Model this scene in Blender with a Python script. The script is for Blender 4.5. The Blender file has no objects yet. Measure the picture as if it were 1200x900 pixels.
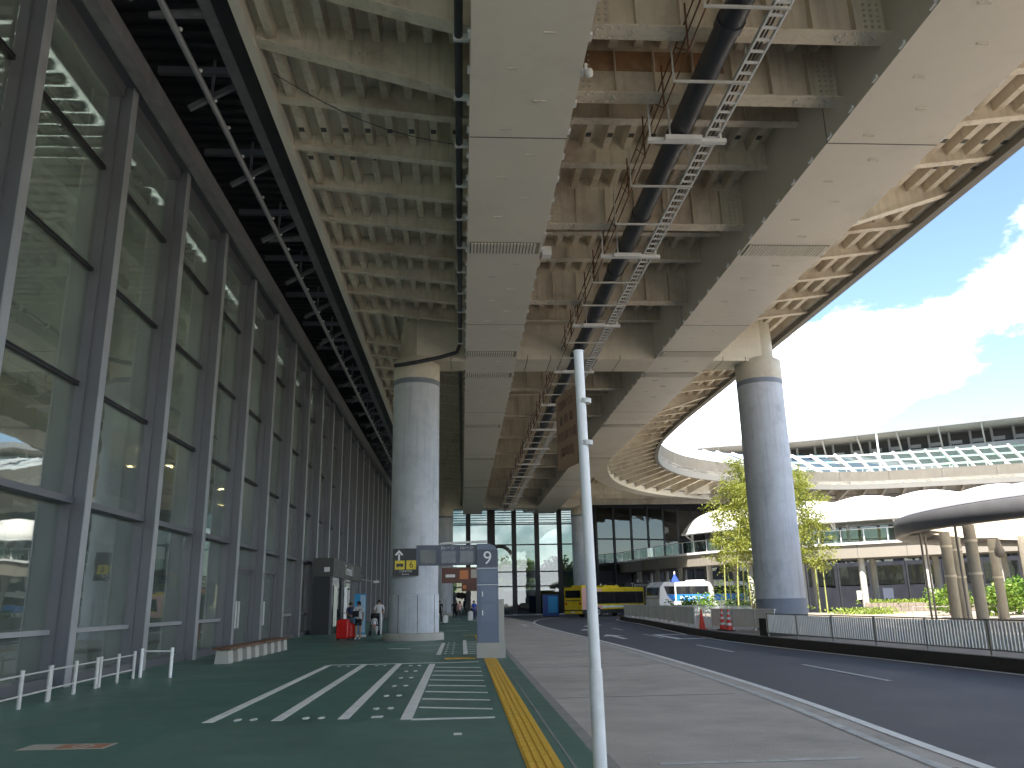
import bpy, math, random
from mathutils import Vector, Matrix
random.seed(7)
R = math.radians
scn = bpy.context.scene
col = scn.collection

# ------------------------------------------------------------------ camera
F = 950.0                                   # focal length in pixels of a 1200 px wide frame
EYE = Vector((0.0, 0.0, 1.55))
Yc = Vector(((541-600)/F, (450-706)/F, -1)).normalized()
Zc = Vector((535-600, 450+3200, -F)); Zc = (Zc - Yc*Zc.dot(Yc)).normalized()
Xc = Yc.cross(Zc)
CAMROT = Matrix((Xc, Yc, Zc))
cam = bpy.data.cameras.new('camera'); cam.sensor_width = 36; cam.lens = F/1200*36
cam.clip_start = 0.05; cam.clip_end = 4000
camo = bpy.data.objects.new('camera', cam); col.objects.link(camo)
camo.matrix_world = Matrix.Translation(EYE) @ CAMROT.to_4x4()
scn.camera = camo

# ------------------------------------------------------------------ world, sun, exposure
SUN_DIR = Vector((-0.19, -0.62, 1.0)).normalized()       # towards the sun
ELEV = math.asin(SUN_DIR.z); AZ = math.atan2(SUN_DIR.x, SUN_DIR.y)
w = bpy.data.worlds.new('World'); scn.world = w; w.use_nodes = True
nt = w.node_tree; nt.nodes.clear()
def N(t, **k):
    n = nt.nodes.new(t)
    for a, b in k.items(): setattr(n, a, b)
    return n
L = lambda a, b: nt.links.new(a, b)
out = N('ShaderNodeOutputWorld'); bg = N('ShaderNodeBackground'); sky = N('ShaderNodeTexSky', sky_type='NISHITA')
sky.sun_disc = False; sky.sun_elevation = ELEV; sky.sun_rotation = AZ
sky.air_density = 1.0; sky.dust_density = 0.15; sky.ozone_density = 1.6
bg.inputs['Strength'].default_value = 0.052
def pixdir(px, py): return (CAMROT @ Vector(((px-600)/F, (450-py)/F, -1))).normalized()
d1, d2 = pixdir(1190, 330), pixdir(835, 505)
nb = d1.cross(d2).normalized()
tc = N('ShaderNodeTexCoord')
dot = N('ShaderNodeVectorMath', operation='DOT_PRODUCT'); L(tc.outputs['Generated'], dot.inputs[0]); dot.inputs[1].default_value = nb
ab = N('ShaderNodeMath', operation='ABSOLUTE'); L(dot.outputs['Value'], ab.inputs[0])
mp = N('ShaderNodeMapping'); L(tc.outputs['Generated'], mp.inputs[0]); mp.inputs['Scale'].default_value = (1, 1, 1.9)
n1 = N('ShaderNodeTexNoise'); L(mp.outputs[0], n1.inputs['Vector']); n1.inputs['Scale'].default_value = 4.0; n1.inputs['Detail'].default_value = 9; n1.inputs['Roughness'].default_value = .62
m1 = N('ShaderNodeMath', operation='MULTIPLY_ADD'); L(n1.outputs['Fac'], m1.inputs[0]); m1.inputs[1].default_value = -0.30; L(ab.outputs[0], m1.inputs[2])
mr = N('ShaderNodeMapRange'); mr.interpolation_type = 'SMOOTHSTEP'; L(m1.outputs[0], mr.inputs['Value'])
mr.inputs['From Min'].default_value = -0.085; mr.inputs['From Max'].default_value = -0.125; mr.inputs['To Min'].default_value = 0.0; mr.inputs['To Max'].default_value = 1.0
# scattered thin cloud elsewhere
n2 = N('ShaderNodeTexNoise'); L(mp.outputs[0], n2.inputs['Vector']); n2.inputs['Scale'].default_value = 2.6; n2.inputs['Detail'].default_value = 10; n2.inputs['Roughness'].default_value = .6
mr2 = N('ShaderNodeMapRange'); L(n2.outputs['Fac'], mr2.inputs['Value']); mr2.interpolation_type = 'SMOOTHSTEP'
mr2.inputs['From Min'].default_value = .6; mr2.inputs['From Max'].default_value = .85; mr2.inputs['To Max'].default_value = .5
mx = N('ShaderNodeMath', operation='MAXIMUM'); L(mr.outputs[0], mx.inputs[0]); L(mr2.outputs[0], mx.inputs[1])
mix = N('ShaderNodeMix', data_type='RGBA'); L(mx.outputs[0], mix.inputs['Factor']); L(sky.outputs[0], mix.inputs['A']); mix.inputs['B'].default_value = (14.0, 14.3, 14.8, 1)
L(mix.outputs['Result'], bg.inputs['Color']); L(bg.outputs[0], out.inputs['Surface'])

sl = bpy.data.lights.new('sun', 'SUN'); sl.energy = 3.1; sl.angle = R(0.5); sl.color = (1.0, .95, .87)
so = bpy.data.objects.new('sun', sl); col.objects.link(so)
so.rotation_euler = SUN_DIR.to_track_quat('Z', 'Y').to_euler(); so.location = (0, -40, 80)
vs = scn.view_settings; vs.view_transform = 'Standard'; vs.look = 'None'; vs.exposure = 2.68; vs.gamma = 1.0; vs.use_curve_mapping = False
scn.cycles.max_bounces = 10; scn.cycles.diffuse_bounces = 6; scn.cycles.glossy_bounces = 4; scn.cycles.transparent_max_bounces = 12
scn.cycles.use_denoising = True
scn.cycles.sample_clamp_indirect = 6.0

# ------------------------------------------------------------------ materials
MATS = {}
def mat(name, c, rough=.6, metal=0.0, var=.12, scale=2.0, bump=0.0, bscale=30.0, stain=None, stain_amt=.5, stain_scale=.6,
        streak=0.0, spec=.5, emit=None, estr=0, speck=0.0):
    """procedural paint / concrete / asphalt: two noise octaves of tone, optional stain colour, vertical streaks, bump"""
    m = bpy.data.materials.new(name); m.use_nodes = True; t = m.node_tree; n = t.nodes; l = t.links
    b = n['Principled BSDF']; b.inputs['Roughness'].default_value = rough; b.inputs['Metallic'].default_value = metal
    b.inputs['Specular IOR Level'].default_value = spec
    g = n.new('ShaderNodeNewGeometry'); pos = g.outputs['Position']
    n1 = n.new('ShaderNodeTexNoise'); n1.inputs['Scale'].default_value = scale; n1.inputs['Detail'].default_value = 6; n1.inputs['Roughness'].default_value = .65
    l.new(pos, n1.inputs['Vector'])
    r = n.new('ShaderNodeMapRange'); r.inputs['From Min'].default_value = .25; r.inputs['From Max'].default_value = .75
    r.inputs['To Min'].default_value = 1-var; r.inputs['To Max'].default_value = 1+var; l.new(n1.outputs['Fac'], r.inputs['Value'])
    mul = n.new('ShaderNodeMix'); mul.data_type = 'RGBA'; mul.blend_type = 'MULTIPLY'; mul.inputs['Factor'].default_value = 1
    mul.inputs['A'].default_value = (*c, 1); l.new(r.outputs[0], mul.inputs['B']); cur = mul.outputs['Result']
    def layer(fac, colr):
        nonlocal cur
        q = n.new('ShaderNodeMix'); q.data_type = 'RGBA'; l.new(fac, q.inputs['Factor']); l.new(cur, q.inputs['A']); q.inputs['B'].default_value = (*colr, 1); cur = q.outputs['Result']
    if stain:
        n2 = n.new('ShaderNodeTexNoise'); n2.inputs['Scale'].default_value = stain_scale; n2.inputs['Detail'].default_value = 8; n2.inputs['Roughness'].default_value = .7
        l.new(pos, n2.inputs['Vector'])
        r2 = n.new('ShaderNodeMapRange'); r2.inputs['From Min'].default_value = .52; r2.inputs['From Max'].default_value = .74; r2.inputs['To Max'].default_value = stain_amt
        l.new(n2.outputs['Fac'], r2.inputs['Value']); layer(r2.outputs[0], stain)
    if streak:
        mp = n.new('ShaderNodeMapping'); mp.inputs['Scale'].default_value = (5, 5, .25); l.new(pos, mp.inputs[0])
        n3 = n.new('ShaderNodeTexNoise'); n3.inputs['Scale'].default_value = 1.5; n3.inputs['Detail'].default_value = 5; l.new(mp.outputs[0], n3.inputs['Vector'])
        r3 = n.new('ShaderNodeMapRange'); r3.inputs['From Min'].default_value = .5; r3.inputs['From Max'].default_value = .78; r3.inputs['To Max'].default_value = streak
        l.new(n3.outputs['Fac'], r3.inputs['Value']); layer(r3.outputs[0], tuple(x*.35 for x in c))
    if speck:
        n4 = n.new('ShaderNodeTexNoise'); n4.inputs['Scale'].default_value = 60; n4.inputs['Detail'].default_value = 3; l.new(pos, n4.inputs['Vector'])
        r4 = n.new('ShaderNodeMapRange'); r4.inputs['From Min'].default_value = .55; r4.inputs['From Max'].default_value = .75; r4.inputs['To Max'].default_value = speck
        l.new(n4.outputs['Fac'], r4.inputs['Value']); layer(r4.outputs[0], tuple(min(1, x*2.2) for x in c))
    l.new(cur, b.inputs['Base Color'])
    rr = n.new('ShaderNodeMapRange'); rr.inputs['From Min'].default_value = .3; rr.inputs['From Max'].default_value = .7
    rr.inputs['To Min'].default_value = max(.02, rough-.1); rr.inputs['To Max'].default_value = min(1, rough+.1); l.new(n1.outputs['Fac'], rr.inputs['Value']); l.new(rr.outputs[0], b.inputs['Roughness'])
    if bump:
        nb_ = n.new('ShaderNodeTexNoise'); nb_.inputs['Scale'].default_value = bscale; nb_.inputs['Detail'].default_value = 4; l.new(pos, nb_.inputs['Vector'])
        bp = n.new('ShaderNodeBump'); bp.inputs['Strength'].default_value = bump; bp.inputs['Distance'].default_value = .02; l.new(nb_.outputs['Fac'], bp.inputs['Height']); l.new(bp.outputs[0], b.inputs['Normal'])
    if emit:
        b.inputs['Emission Color'].default_value = (*emit, 1); b.inputs['Emission Strength'].default_value = estr
    MATS[name] = m; return m
def glass(name, tint, base=.1, top=.9, rough=.01, sheen_mix=.02):
    m = bpy.data.materials.new(name); m.use_nodes = True; t = m.node_tree; n = t.nodes; l = t.links; n.clear()
    o = n.new('ShaderNodeOutputMaterial'); mx = n.new('ShaderNodeMixShader'); tr = n.new('ShaderNodeBsdfTransparent'); gl = n.new('ShaderNodeBsdfGlossy')
    tr.inputs[0].default_value = (*tint, 1); gl.inputs['Roughness'].default_value = rough; gl.inputs['Color'].default_value = (.92, .95, .95, 1)
    fr = n.new('ShaderNodeFresnel'); fr.inputs['IOR'].default_value = 1.52
    g = n.new('ShaderNodeNewGeometry'); ns = n.new('ShaderNodeTexNoise'); ns.inputs['Scale'].default_value = .7; l.new(g.outputs['Position'], ns.inputs['Vector'])
    bp = n.new('ShaderNodeBump'); bp.inputs['Strength'].default_value = .04; bp.inputs['Distance'].default_value = .1; l.new(ns.outputs['Fac'], bp.inputs['Height']); l.new(bp.outputs[0], gl.inputs['Normal'])
    mr = n.new('ShaderNodeMapRange'); mr.inputs['To Min'].default_value = base; mr.inputs['To Max'].default_value = top; l.new(fr.outputs[0], mr.inputs['Value'])
    l.new(mr.outputs[0], mx.inputs[0]); l.new(tr.outputs[0], mx.inputs[1]); l.new(gl.outputs[0], mx.inputs[2])
    df = n.new('ShaderNodeBsdfDiffuse'); df.inputs[0].default_value = (.5, .54, .51, 1); m2 = n.new('ShaderNodeMixShader')  # grey dusty layer mixed in to lighten panes, standing in for reflected light
    nd = n.new('ShaderNodeTexNoise'); nd.inputs['Scale'].default_value = 1.3; nd.inputs['Detail'].default_value = 6; l.new(g.outputs['Position'], nd.inputs['Vector'])
    rd = n.new('ShaderNodeMapRange'); rd.inputs['From Min'].default_value = .3; rd.inputs['From Max'].default_value = .7; rd.inputs['To Min'].default_value = sheen_mix*.7; rd.inputs['To Max'].default_value = sheen_mix*1.3; l.new(nd.outputs['Fac'], rd.inputs['Value'])
    l.new(rd.outputs[0], m2.inputs[0]); l.new(mx.outputs[0], m2.inputs[1]); l.new(df.outputs[0], m2.inputs[2]); l.new(m2.outputs[0], o.inputs[0])
    MATS[name] = m; return m
def leafmat(name, c1, c2, transl=.5):
    m = bpy.data.materials.new(name); m.use_nodes = True; t = m.node_tree; n = t.nodes; l = t.links
    b = n['Principled BSDF']; b.inputs['Roughness'].default_value = .55
    g = n.new('ShaderNodeNewGeometry'); rp = n.new('ShaderNodeValToRGB'); rp.color_ramp.elements[0].color = (*c1, 1); rp.color_ramp.elements[1].color = (*c2, 1)
    l.new(g.outputs['Random Per Island'], rp.inputs[0]); l.new(rp.outputs[0], b.inputs['Base Color'])
    tl = n.new('ShaderNodeBsdfTranslucent'); l.new(rp.outputs[0], tl.inputs[0]); ms = n.new('ShaderNodeMixShader'); ms.inputs[0].default_value = transl
    l.new(b.outputs[0], ms.inputs[1]); l.new(tl.outputs[0], ms.inputs[2]); l.new(ms.outputs[0], n['Material Output'].inputs[0])
    MATS[name] = m; return m

mat('asphalt', (.1, .1, .112), .75, var=.28, scale=.45, bump=.5, bscale=70, speck=.4, stain=(.06, .06, .066), stain_amt=.7, stain_scale=.25)
mat('apron', (.48, .44, .39), .8, var=.24, scale=.8, bump=.4, bscale=40, stain=(.25, .23, .2), stain_amt=.75, stain_scale=.3, speck=.2)
mat('green_floor', (.08, .172, .136), .45, var=.16, scale=.6, bump=.2, bscale=60, stain=(.04, .075, .062), stain_amt=.55, stain_scale=.45, speck=.12)
mat('green_patch', (.1, .185, .15), .5, speck=.12, stain=(.05, .09, .075), stain_amt=.5, stain_scale=.8, var=.14, scale=.6, bump=.15, bscale=50)
mat('kerb', (.3, .29, .27), .8, var=.18, scale=2, bump=.3, stain=(.15, .14, .13), stain_scale=1.5)
mat('dark_kerb', (.06, .055, .05), .85, var=.25, scale=2, bump=.3)  # kerb face's shade put into the base colour; dark concrete on the footing block
mat('plaza', (.27, .228, .178), .85, var=.14, scale=.7, bump=.25, stain=(.28, .24, .2), stain_amt=.5, stain_scale=.5)
mat('canopy_post', (.3, .3, .29), .6, var=.12, scale=2, stain=(.2, .2, .19), stain_scale=1.5)
mat('earth', (.12, .11, .09), .9, var=.3, scale=.2)
mat('white_paint', (.8, .8, .77), .6, var=.12, scale=3, stain=(.4, .4, .39), stain_amt=.5, stain_scale=2.5)
mat('worn_paint', (.55, .55, .53), .7, var=.25, scale=4, stain=(.25, .24, .23), stain_amt=1.0, stain_scale=5)
mat('yellow_tile', (.78, .47, .04), .6, var=.14, scale=2, stain=(.35, .22, .05), stain_amt=.5, stain_scale=2)
mat('black_tile', (.03, .03, .03), .6)
mat('orange_floor', (.42, .2, .12), .6, var=.2, scale=5)
mat('pale_floor', (.45, .42, .36), .6, var=.15, scale=5)
mat('cream', (.66, .6, .5), .5, var=.09, scale=.7, stain=(.36, .30, .22), stain_amt=.5, stain_scale=.55, streak=.12)
mat('cream_beam', (.66, .59, .48), .5, var=.16, scale=1.1, stain=(.28, .16, .085), stain_amt=.75, stain_scale=.36, streak=.4)
mat('cream_clean', (.7, .655, .58), .42, var=.06, scale=.4, stain=(.42, .39, .33), stain_amt=.4, stain_scale=.3)
mat('rust_plate', (.34, .2, .11), .8, var=.3, scale=2.5, stain=(.6, .5, .38), stain_amt=.8, stain_scale=1.1)
mat('seam', (.09, .085, .075), .8)
mat('grille_back', (.26, .235, .19), .7)
mat('edge_band', (.17, .16, .14), .6, var=.08, scale=.8, streak=.15)
mat('bolt', (.55, .52, .46), .5, var=.2, scale=8)
mat('dark_pipe', (.035, .037, .045), .45, var=.25, scale=2, stain=(.1, .09, .09), stain_amt=.4)
mat('galv', (.56, .55, .53), .5, metal=.1, var=.15, scale=4)
mat('rusty', (.16, .075, .04), .85, var=.35, scale=5)
mat('column_blue', (.5, .53, .585), .55, var=.14, scale=1.2, stain=(.33, .36, .4), stain_amt=.8, stain_scale=1.1, streak=.3)
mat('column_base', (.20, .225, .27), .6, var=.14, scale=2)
mat('column_cap', (.56, .52, .43), .55, var=.12, scale=1.5, stain=(.3, .2, .12), stain_amt=.45, stain_scale=1.2)
mat('frame', (.155, .157, .175), .42, metal=.35, var=.1, scale=1.5)
mat('frame_light', (.4, .405, .425), .4, metal=.4, var=.1, scale=1.5)
mat('frame_dark', (.025, .026, .03), .5, var=.2, scale=2)
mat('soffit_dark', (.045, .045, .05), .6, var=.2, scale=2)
mat('steel_worn', (.19, .19, .2), .55, var=.3, scale=2.5, stain=(.25, .24, .23), stain_amt=.5, stain_scale=2)
mat('inner_wall', (.66, .67, .58), .8, var=.06, scale=.6)
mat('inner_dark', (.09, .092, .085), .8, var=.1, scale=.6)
mat('inner_ceiling', (.30, .305, .28), .7, var=.08, scale=.8)
mat('inner_white', (.62, .64, .6), .6, var=.05, scale=.6)
mat('inner_floor', (.3, .29, .26), .3, var=.08)
mat('fascia_grey', (.075, .075, .068), .5, var=.15, scale=2)
mat('lattice', (.06, .06, .06), .5)
mat('downlight', (.9, .8, .6), .5, emit=(1, .72, .4), estr=14)
glass('pane_glass', (.8, .85, .8), .12, .9, sheen_mix=.075)
glass('clear_glass', (.42, .46, .45), .06, .8)
glass('green_glass', (.6, .78, .74), .12, .8)
def frosted(name, c):
    m = bpy.data.materials.new(name); m.use_nodes = True; t = m.node_tree; n = t.nodes; l = t.links
    b = n['Principled BSDF']; b.inputs['Base Color'].default_value = (*c, 1); b.inputs['Roughness'].default_value = .3
    ns = n.new('ShaderNodeTexNoise'); ns.inputs['Scale'].default_value = 3; rp = n.new('ShaderNodeMapRange'); rp.inputs['To Min'].default_value = .75; rp.inputs['To Max'].default_value = .9; l.new(ns.outputs['Fac'], rp.inputs['Value'])
    tl = n.new('ShaderNodeBsdfTranslucent'); tl.inputs[0].default_value = (*c, 1); ms = n.new('ShaderNodeMixShader'); l.new(rp.outputs[0], ms.inputs[0])
    l.new(b.outputs[0], ms.inputs[1]); l.new(tl.outputs[0], ms.inputs[2]); l.new(ms.outputs[0], n['Material Output'].inputs[0]); MATS[name] = m
frosted('frosted_glass', (.9, .92, .9)); frosted('canopy_fabric', (.74, .69, .6))
glass('dark_glass', (.18, .2, .22), .08, .8)
mat('white_metal', (.72, .72, .72), .35, var=.06, scale=3)
mat('pole_white', (.8, .8, .8), .4, var=.07, scale=3, stain=(.4, .38, .34), stain_amt=.45, stain_scale=2.5)
mat('sign_brown', (.32, .17, .1), .6, var=.1, scale=4)
mat('sign_brown_dark', (.14, .07, .045), .6)
mat('sign_brown_red', (.13, .05, .035), .5)
mat('sign_navy', (.075, .085, .12), .45, var=.06, scale=2)
mat('post_blue', (.115, .14, .20), .42, metal=.15, var=.1, scale=1.5)
mat('post_panel', (.13, .16, .225), .42, metal=.1, var=.08, scale=2)
mat('screen_dark', (.035, .037, .045), .2)
mat('screen_grey', (.1, .105, .125), .25, var=.25, scale=3)
mat('sign_black', (.015, .015, .017), .4)
mat('sign_yellow', (.75, .58, .04), .5)
mat('sign_white', (.8, .8, .8), .5)
mat('sign_orange', (.6, .2, .06), .5)
mat('concrete_light', (.4, .385, .35), .8, var=.12, scale=2, bump=.2, stain=(.33, .31, .27), stain_scale=1.2)
mat('wood', (.13, .065, .035), .6, var=.3, scale=5)
mat('bus_yellow', (.78, .56, .02), .3, var=.04, scale=1)
mat('bus_pink', (.75, .42, .38), .35)
mat('bus_white', (.74, .74, .72), .3, var=.04, scale=1)
mat('bus_blue', (.02, .2, .62), .35)
mat('bus_dark', (.03, .03, .033), .4)
mat('bus_window', (.012, .013, .016), .08, spec=.8)
mat('rubber', (.02, .02, .02), .8)
mat('rim', (.5, .5, .5), .35, metal=.6)
mat('red_light', (.5, .02, .02), .3)
mat('cone_red', (.75, .06, .03), .5, var=.08, scale=5)
mat('fence_white', (.82, .82, .82), .5, var=.08, scale=3)
mat('fence_post', (.27, .255, .24), .6)
mat('picket', (.82, .81, .79), .5, var=.1, scale=3)
mat('skin', (.42, .26, .18), .6); mat('hair', (.012, .01, .009), .6)
mat('cloth_white', (.7, .7, .72), .8, var=.12, scale=9); mat('cloth_black', (.015, .015, .018), .8, var=.2, scale=8)
mat('cloth_navy', (.03, .04, .1), .8); mat('cloth_pink', (.6, .36, .33), .8); mat('cloth_blue', (.03, .08, .4), .8); mat('cloth_grey', (.12, .12, .13), .8)
mat('case_red', (.6, .012, .012), .22); mat('case_white', (.7, .7, .7), .35); mat('banner_blue', (.03, .33, .66), .5); mat('banner_pale', (.42, .62, .78), .5)
mat('stone_wall', (.22, .18, .14), .9, var=.35, scale=3, bump=.6, bscale=8)
mat('membrane', (.80, .79, .75), .6, var=.03, scale=.5)
mat('membrane_under', (.62, .56, .46), .7, var=.05, scale=.5)
mat('rim_grey', (.12, .12, .13), .5, var=.1); mat('rim_sunlit_top', (.2, .2, .21), .5, var=.1, scale=1)  # top paler than the rim band: its sunlit look is put into the colour
mat('slab_cream', (.22, .197, .165), .7, var=.06, scale=.6, streak=.1)
mat('parapet', (.14, .125, .1), .85, var=.16, scale=1.2, stain=(.2, .18, .15), stain_amt=.6, stain_scale=1, streak=.35)
mat('roof_grey', (.2, .2, .205), .5, var=.05, scale=.4)
mat('roof_pale', (.2, .205, .215), .45, var=.05, scale=.4)
mat('roof_mid_grey', (.2, .2, .2), .6)  # plain grey for the roof soffit and panel joints
mat('shaded_blue_wall', (.012, .014, .022), .6, var=.15, scale=1)  # near-black base colour stands in for shade under the walkway and deck
mat('poster_blue', (.03, .08, .3), .5, var=.3, scale=6)
mat('culm', (.25, .26, .08), .5, var=.2, scale=3); mat('bark', (.1, .075, .05), .9, var=.3, scale=6)
leafmat('bamboo_leaf', (.13, .17, .02), (.3, .3, .05), .45)
leafmat('shrub_leaf', (.05, .13, .015), (.16, .27, .03), .4)
leafmat('tree_leaf', (.06, .12, .015), (.2, .3, .03), .4)
leafmat('grass_leaf', (.12, .2, .02), (.3, .36, .05), .4)
leafmat('dark_leaf', (.018, .045, .012), (.05, .10, .02), .3)

# ------------------------------------------------------------------ mesh helpers
class MB:
    def __init__(s): s.v = []; s.f = []; s.sm = []; s.mi = []
    def add(s, vs_, fs, smooth=False, mi=0):
        o = len(s.v); s.v += [tuple(p) for p in vs_]; s.f += [tuple(i+o for i in f) for f in fs]; s.sm += [smooth]*len(fs); s.mi += [mi]*len(fs); return s
    def box(s, x0, x1, y0, y1, z0, z1, mi=0):
        return s.add([(x0,y0,z0),(x1,y0,z0),(x1,y1,z0),(x0,y1,z0),(x0,y0,z1),(x1,y0,z1),(x1,y1,z1),(x0,y1,z1)],
                     [(0,3,2,1),(4,5,6,7),(0,1,5,4),(1,2,6,5),(2,3,7,6),(3,0,4,7)], mi=mi)
    def bar(s, a, b, w_, h_, up=(0,0,1), mi=0):
        a = Vector(a); b = Vector(b); d = (b-a).normalized(); u = Vector(up)
        if abs(d.dot(u)) > .98: u = Vector((0,1,0))
        r = d.cross(u).normalized(); u = r.cross(d)
        r *= w_/2; u *= h_/2
        return s.add([a-r-u, a+r-u, a+r+u, a-r+u, b-r-u, b+r-u, b+r+u, b-r+u], [(0,3,2,1),(4,5,6,7),(0,1,5,4),(1,2,6,5),(2,3,7,6),(3,0,4,7)], mi=mi)
    def tube(s, a, b, r, r2=None, n=8, cap=True, mi=0):
        a = Vector(a); b = Vector(b); r2 = r if r2 is None else r2; d = (b-a).normalized()
        u = Vector((0,0,1)) if abs(d.z) < .95 else Vector((0,1,0)); x = d.cross(u).normalized(); y = d.cross(x)
        vs_ = []
        for p, q in ((a, r), (b, r2)):
            for i in range(n):
                t = 2*math.pi*i/n; vs_.append(p + x*math.cos(t)*q + y*math.sin(t)*q)
        s.add(vs_, [(i, (i+1) % n, n+(i+1) % n, n+i) for i in range(n)], True, mi)
        if cap: s.add(vs_[:n], [tuple(range(n))[::-1]], mi=mi); s.add(vs_[n:], [tuple(range(n))], mi=mi)
        return s
    def path(s, pts, r, n=8, mi=0):
        pts = [Vector(p) for p in pts]
        for a, b in zip(pts[:-1], pts[1:]): s.tube(a, b, r, n=n, mi=mi)
        return s
    def lathe(s, prof, c=(0,0,0), n=24, mi=0, smooth=True):
        vs_ = []
        for r, z in prof:
            for i in range(n):
                t = 2*math.pi*i/n; vs_.append((c[0]+r*math.cos(t), c[1]+r*math.sin(t), c[2]+z))
        fs = [(k*n+i, k*n+(i+1) % n, (k+1)*n+(i+1) % n, (k+1)*n+i) for k in range(len(prof)-1) for i in range(n)]
        s.add(vs_, fs, smooth, mi)
        s.add(vs_[:n], [tuple(range(n))[::-1]], mi=mi); s.add(vs_[-n:], [tuple(range(n))], mi=mi); return s
    def prism(s, poly, h0, h1, axis='z', mi=0):
        n = len(poly)
        def P(p, h): return {'z': (p[0], p[1], h), 'x': (h, p[0], p[1]), 'y': (p[0], h, p[1])}[axis]
        return s.add([P(p, h0) for p in poly]+[P(p, h1) for p in poly], [tuple(range(n))[::-1], tuple(range(n, 2*n))]+[(i, (i+1) % n, n+(i+1) % n, n+i) for i in range(n)], mi=mi)
    def sweep(s, left, right, z0, z1, mi=0, flat=False):
        """slab between two polylines (lists of xy) from z0 to z1 (numbers or per-point lists)"""
        n = len(left); zz = lambda z, i: z[i] if isinstance(z, (list, tuple)) else z
        vs_ = []
        for i in range(n):
            vs_ += [(*left[i], zz(z0, i)), (*right[i], zz(z0, i)), (*right[i], zz(z1, i)), (*left[i], zz(z1, i))]
        fs = []
        for i in range(n-1):
            o = i*4; p = o+4
            for a, b in ((0,1),(1,2),(2,3),(3,0)): fs.append((o+a, o+b, p+b, p+a))
        fs += [(3,2,1,0), tuple((n-1)*4+k for k in range(4))]
        return s.add(vs_, fs, mi=mi)
    def mesh(s, name, *mats):
        m = bpy.data.meshes.new(name); m.from_pydata(s.v, [], s.f)
        m.polygons.foreach_set('use_smooth', s.sm); m.polygons.foreach_set('material_index', s.mi)
        for k in mats: m.materials.append(MATS[k])
        m.update(); return m
    def build(s, name, mats, parent=None, loc=None):
        return obj(name, s.mesh(name, *((mats,) if isinstance(mats, str) else mats)), parent, loc)
def obj(name, mesh, parent=None, loc=None, rot=None):
    o = bpy.data.objects.new(name, mesh); col.objects.link(o)
    if loc is not None: o.location = loc
    if rot is not None: o.rotation_euler = rot
    if parent: o.parent = parent
    return o
def tag(o, label, cat, group=None, kind=None):
    o['label'] = label; o['category'] = cat
    if group: o['group'] = group
    if kind: o['kind'] = kind
    return o
def struct(o): o['kind'] = 'structure'; return o
def stuff(o): o['kind'] = 'stuff'; return o
def thing(name, label, cat, loc=(0,0,0), rz=0, group=None):
    return tag(obj(name, None, None, loc, (0, 0, rz)), label, cat, group)
_tx = {}
def text(name, body, size, parent, loc, rot, m, align='CENTER', ext=.004, sx=1.0):
    """flat lettering as a mesh"""
    k = (body, size, m)
    if k not in _tx:
        c = bpy.data.curves.new('lettering', 'FONT'); c.body = body; c.size = size; c.extrude = ext; c.align_x = align; c.align_y = 'CENTER'; c.resolution_u = 3
        t = bpy.data.objects.new('lettering', c); col.objects.link(t)
        bpy.context.view_layer.update()
        me = bpy.data.meshes.new_from_object(t.evaluated_get(bpy.context.evaluated_depsgraph_get())); me.name = 'lettering'
        bpy.data.objects.remove(t); me.materials.clear(); me.materials.append(MATS[m]); _tx[k] = me
    o = obj(name, _tx[k], parent, loc, rot); o.scale = (sx, 1, 1); return o
FRONT = (R(90), 0, 0)             # lettering that faces the camera side (-Y)
def smooth(pts, n=6):
    """Catmull-Rom through 2-D points"""
    out = []; P = [Vector(p) for p in pts]; P = [P[0]*2-P[1]]+P+[P[-1]*2-P[-2]]
    for i in range(1, len(P)-2):
        for k in range(n):
            t = k/n; a, b, c, d = P[i-1:i+3]
            out.append(.5*((2*b)+(c-a)*t+(2*a-5*b+4*c-d)*t*t+(3*b-a-3*c+d)*t**3))
    return out+[P[-2]]
def offset(pts, d):
    """offset polyline to its left by d"""
    o = []
    for i, p in enumerate(pts):
        a = pts[max(0, i-1)]; b = pts[min(len(pts)-1, i+1)]; t = (b-a).normalized(); o.append(p + Vector((-t.y, t.x))*d)
    return o
def along(pts, step, start=0.0):
    """points with tangents every step metres along a polyline"""
    res = []; acc = 0; nxt = start
    for a, b in zip(pts[:-1], pts[1:]):
        l = (b-a).length
        while nxt <= acc+l:
            res.append((a+(b-a)*((nxt-acc)/l), (b-a).normalized())); nxt += step
        acc += l
    return res

# ------------------------------------------------------------------ ground
def sheet(name, poly, z, m, base=None):
    b = MB()
    if base is None: b.add([(x, y, z) for x, y in poly], [tuple(range(len(poly)))])
    else: b.prism(poly, base, z)
    return struct(b.build(name, m))
sheet('ground', [(-900,-300),(1200,-300),(1200,1500),(-900,1500)], -.26, 'earth')
sheet('road', [(1.5,-40),(70,-40),(130,40),(90,84),(60,102),(1.5,107)], -.154, 'asphalt', -.3)
LINE = smooth([(5.0,-40),(5.0,-12),(5.0,2),(5.25,8.4),(5.85,17),(6.05,31),(5.7,48),(5.6,60)], 6)
tail = [Vector((6.0, 70)), Vector((7.6, 80)), Vector((11, 90)), Vector((17, 97))]
apron = [(1.5, -40)] + [tuple(p) for p in LINE] + [(6.0,70),(5.0,96),(1.5,100)]
ap = sheet('bus_apron', apron, -.15, 'apron')
for y in (3.2, 8.6, 15.5, 22.6, 29.3, 36, 44, 55):                  # slab joints
    j = MB().box(1.52, 5.0, y, y+.025, -.149, -.147); o = j.build('slab_joint', 'seam', ap)
def ribbon(pts, w_, z, name, m, parent=None, k=None):
    l = offset(pts, w_/2); r = offset(pts, -w_/2); b = MB(); n = len(pts)
    b.add([(*p, z) for p in l]+[(*p, z) for p in r], [(n+i, n+i+1, i+1, i) for i in range(n-1)])
    return b.build(name, m, parent)
marks = []
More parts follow.
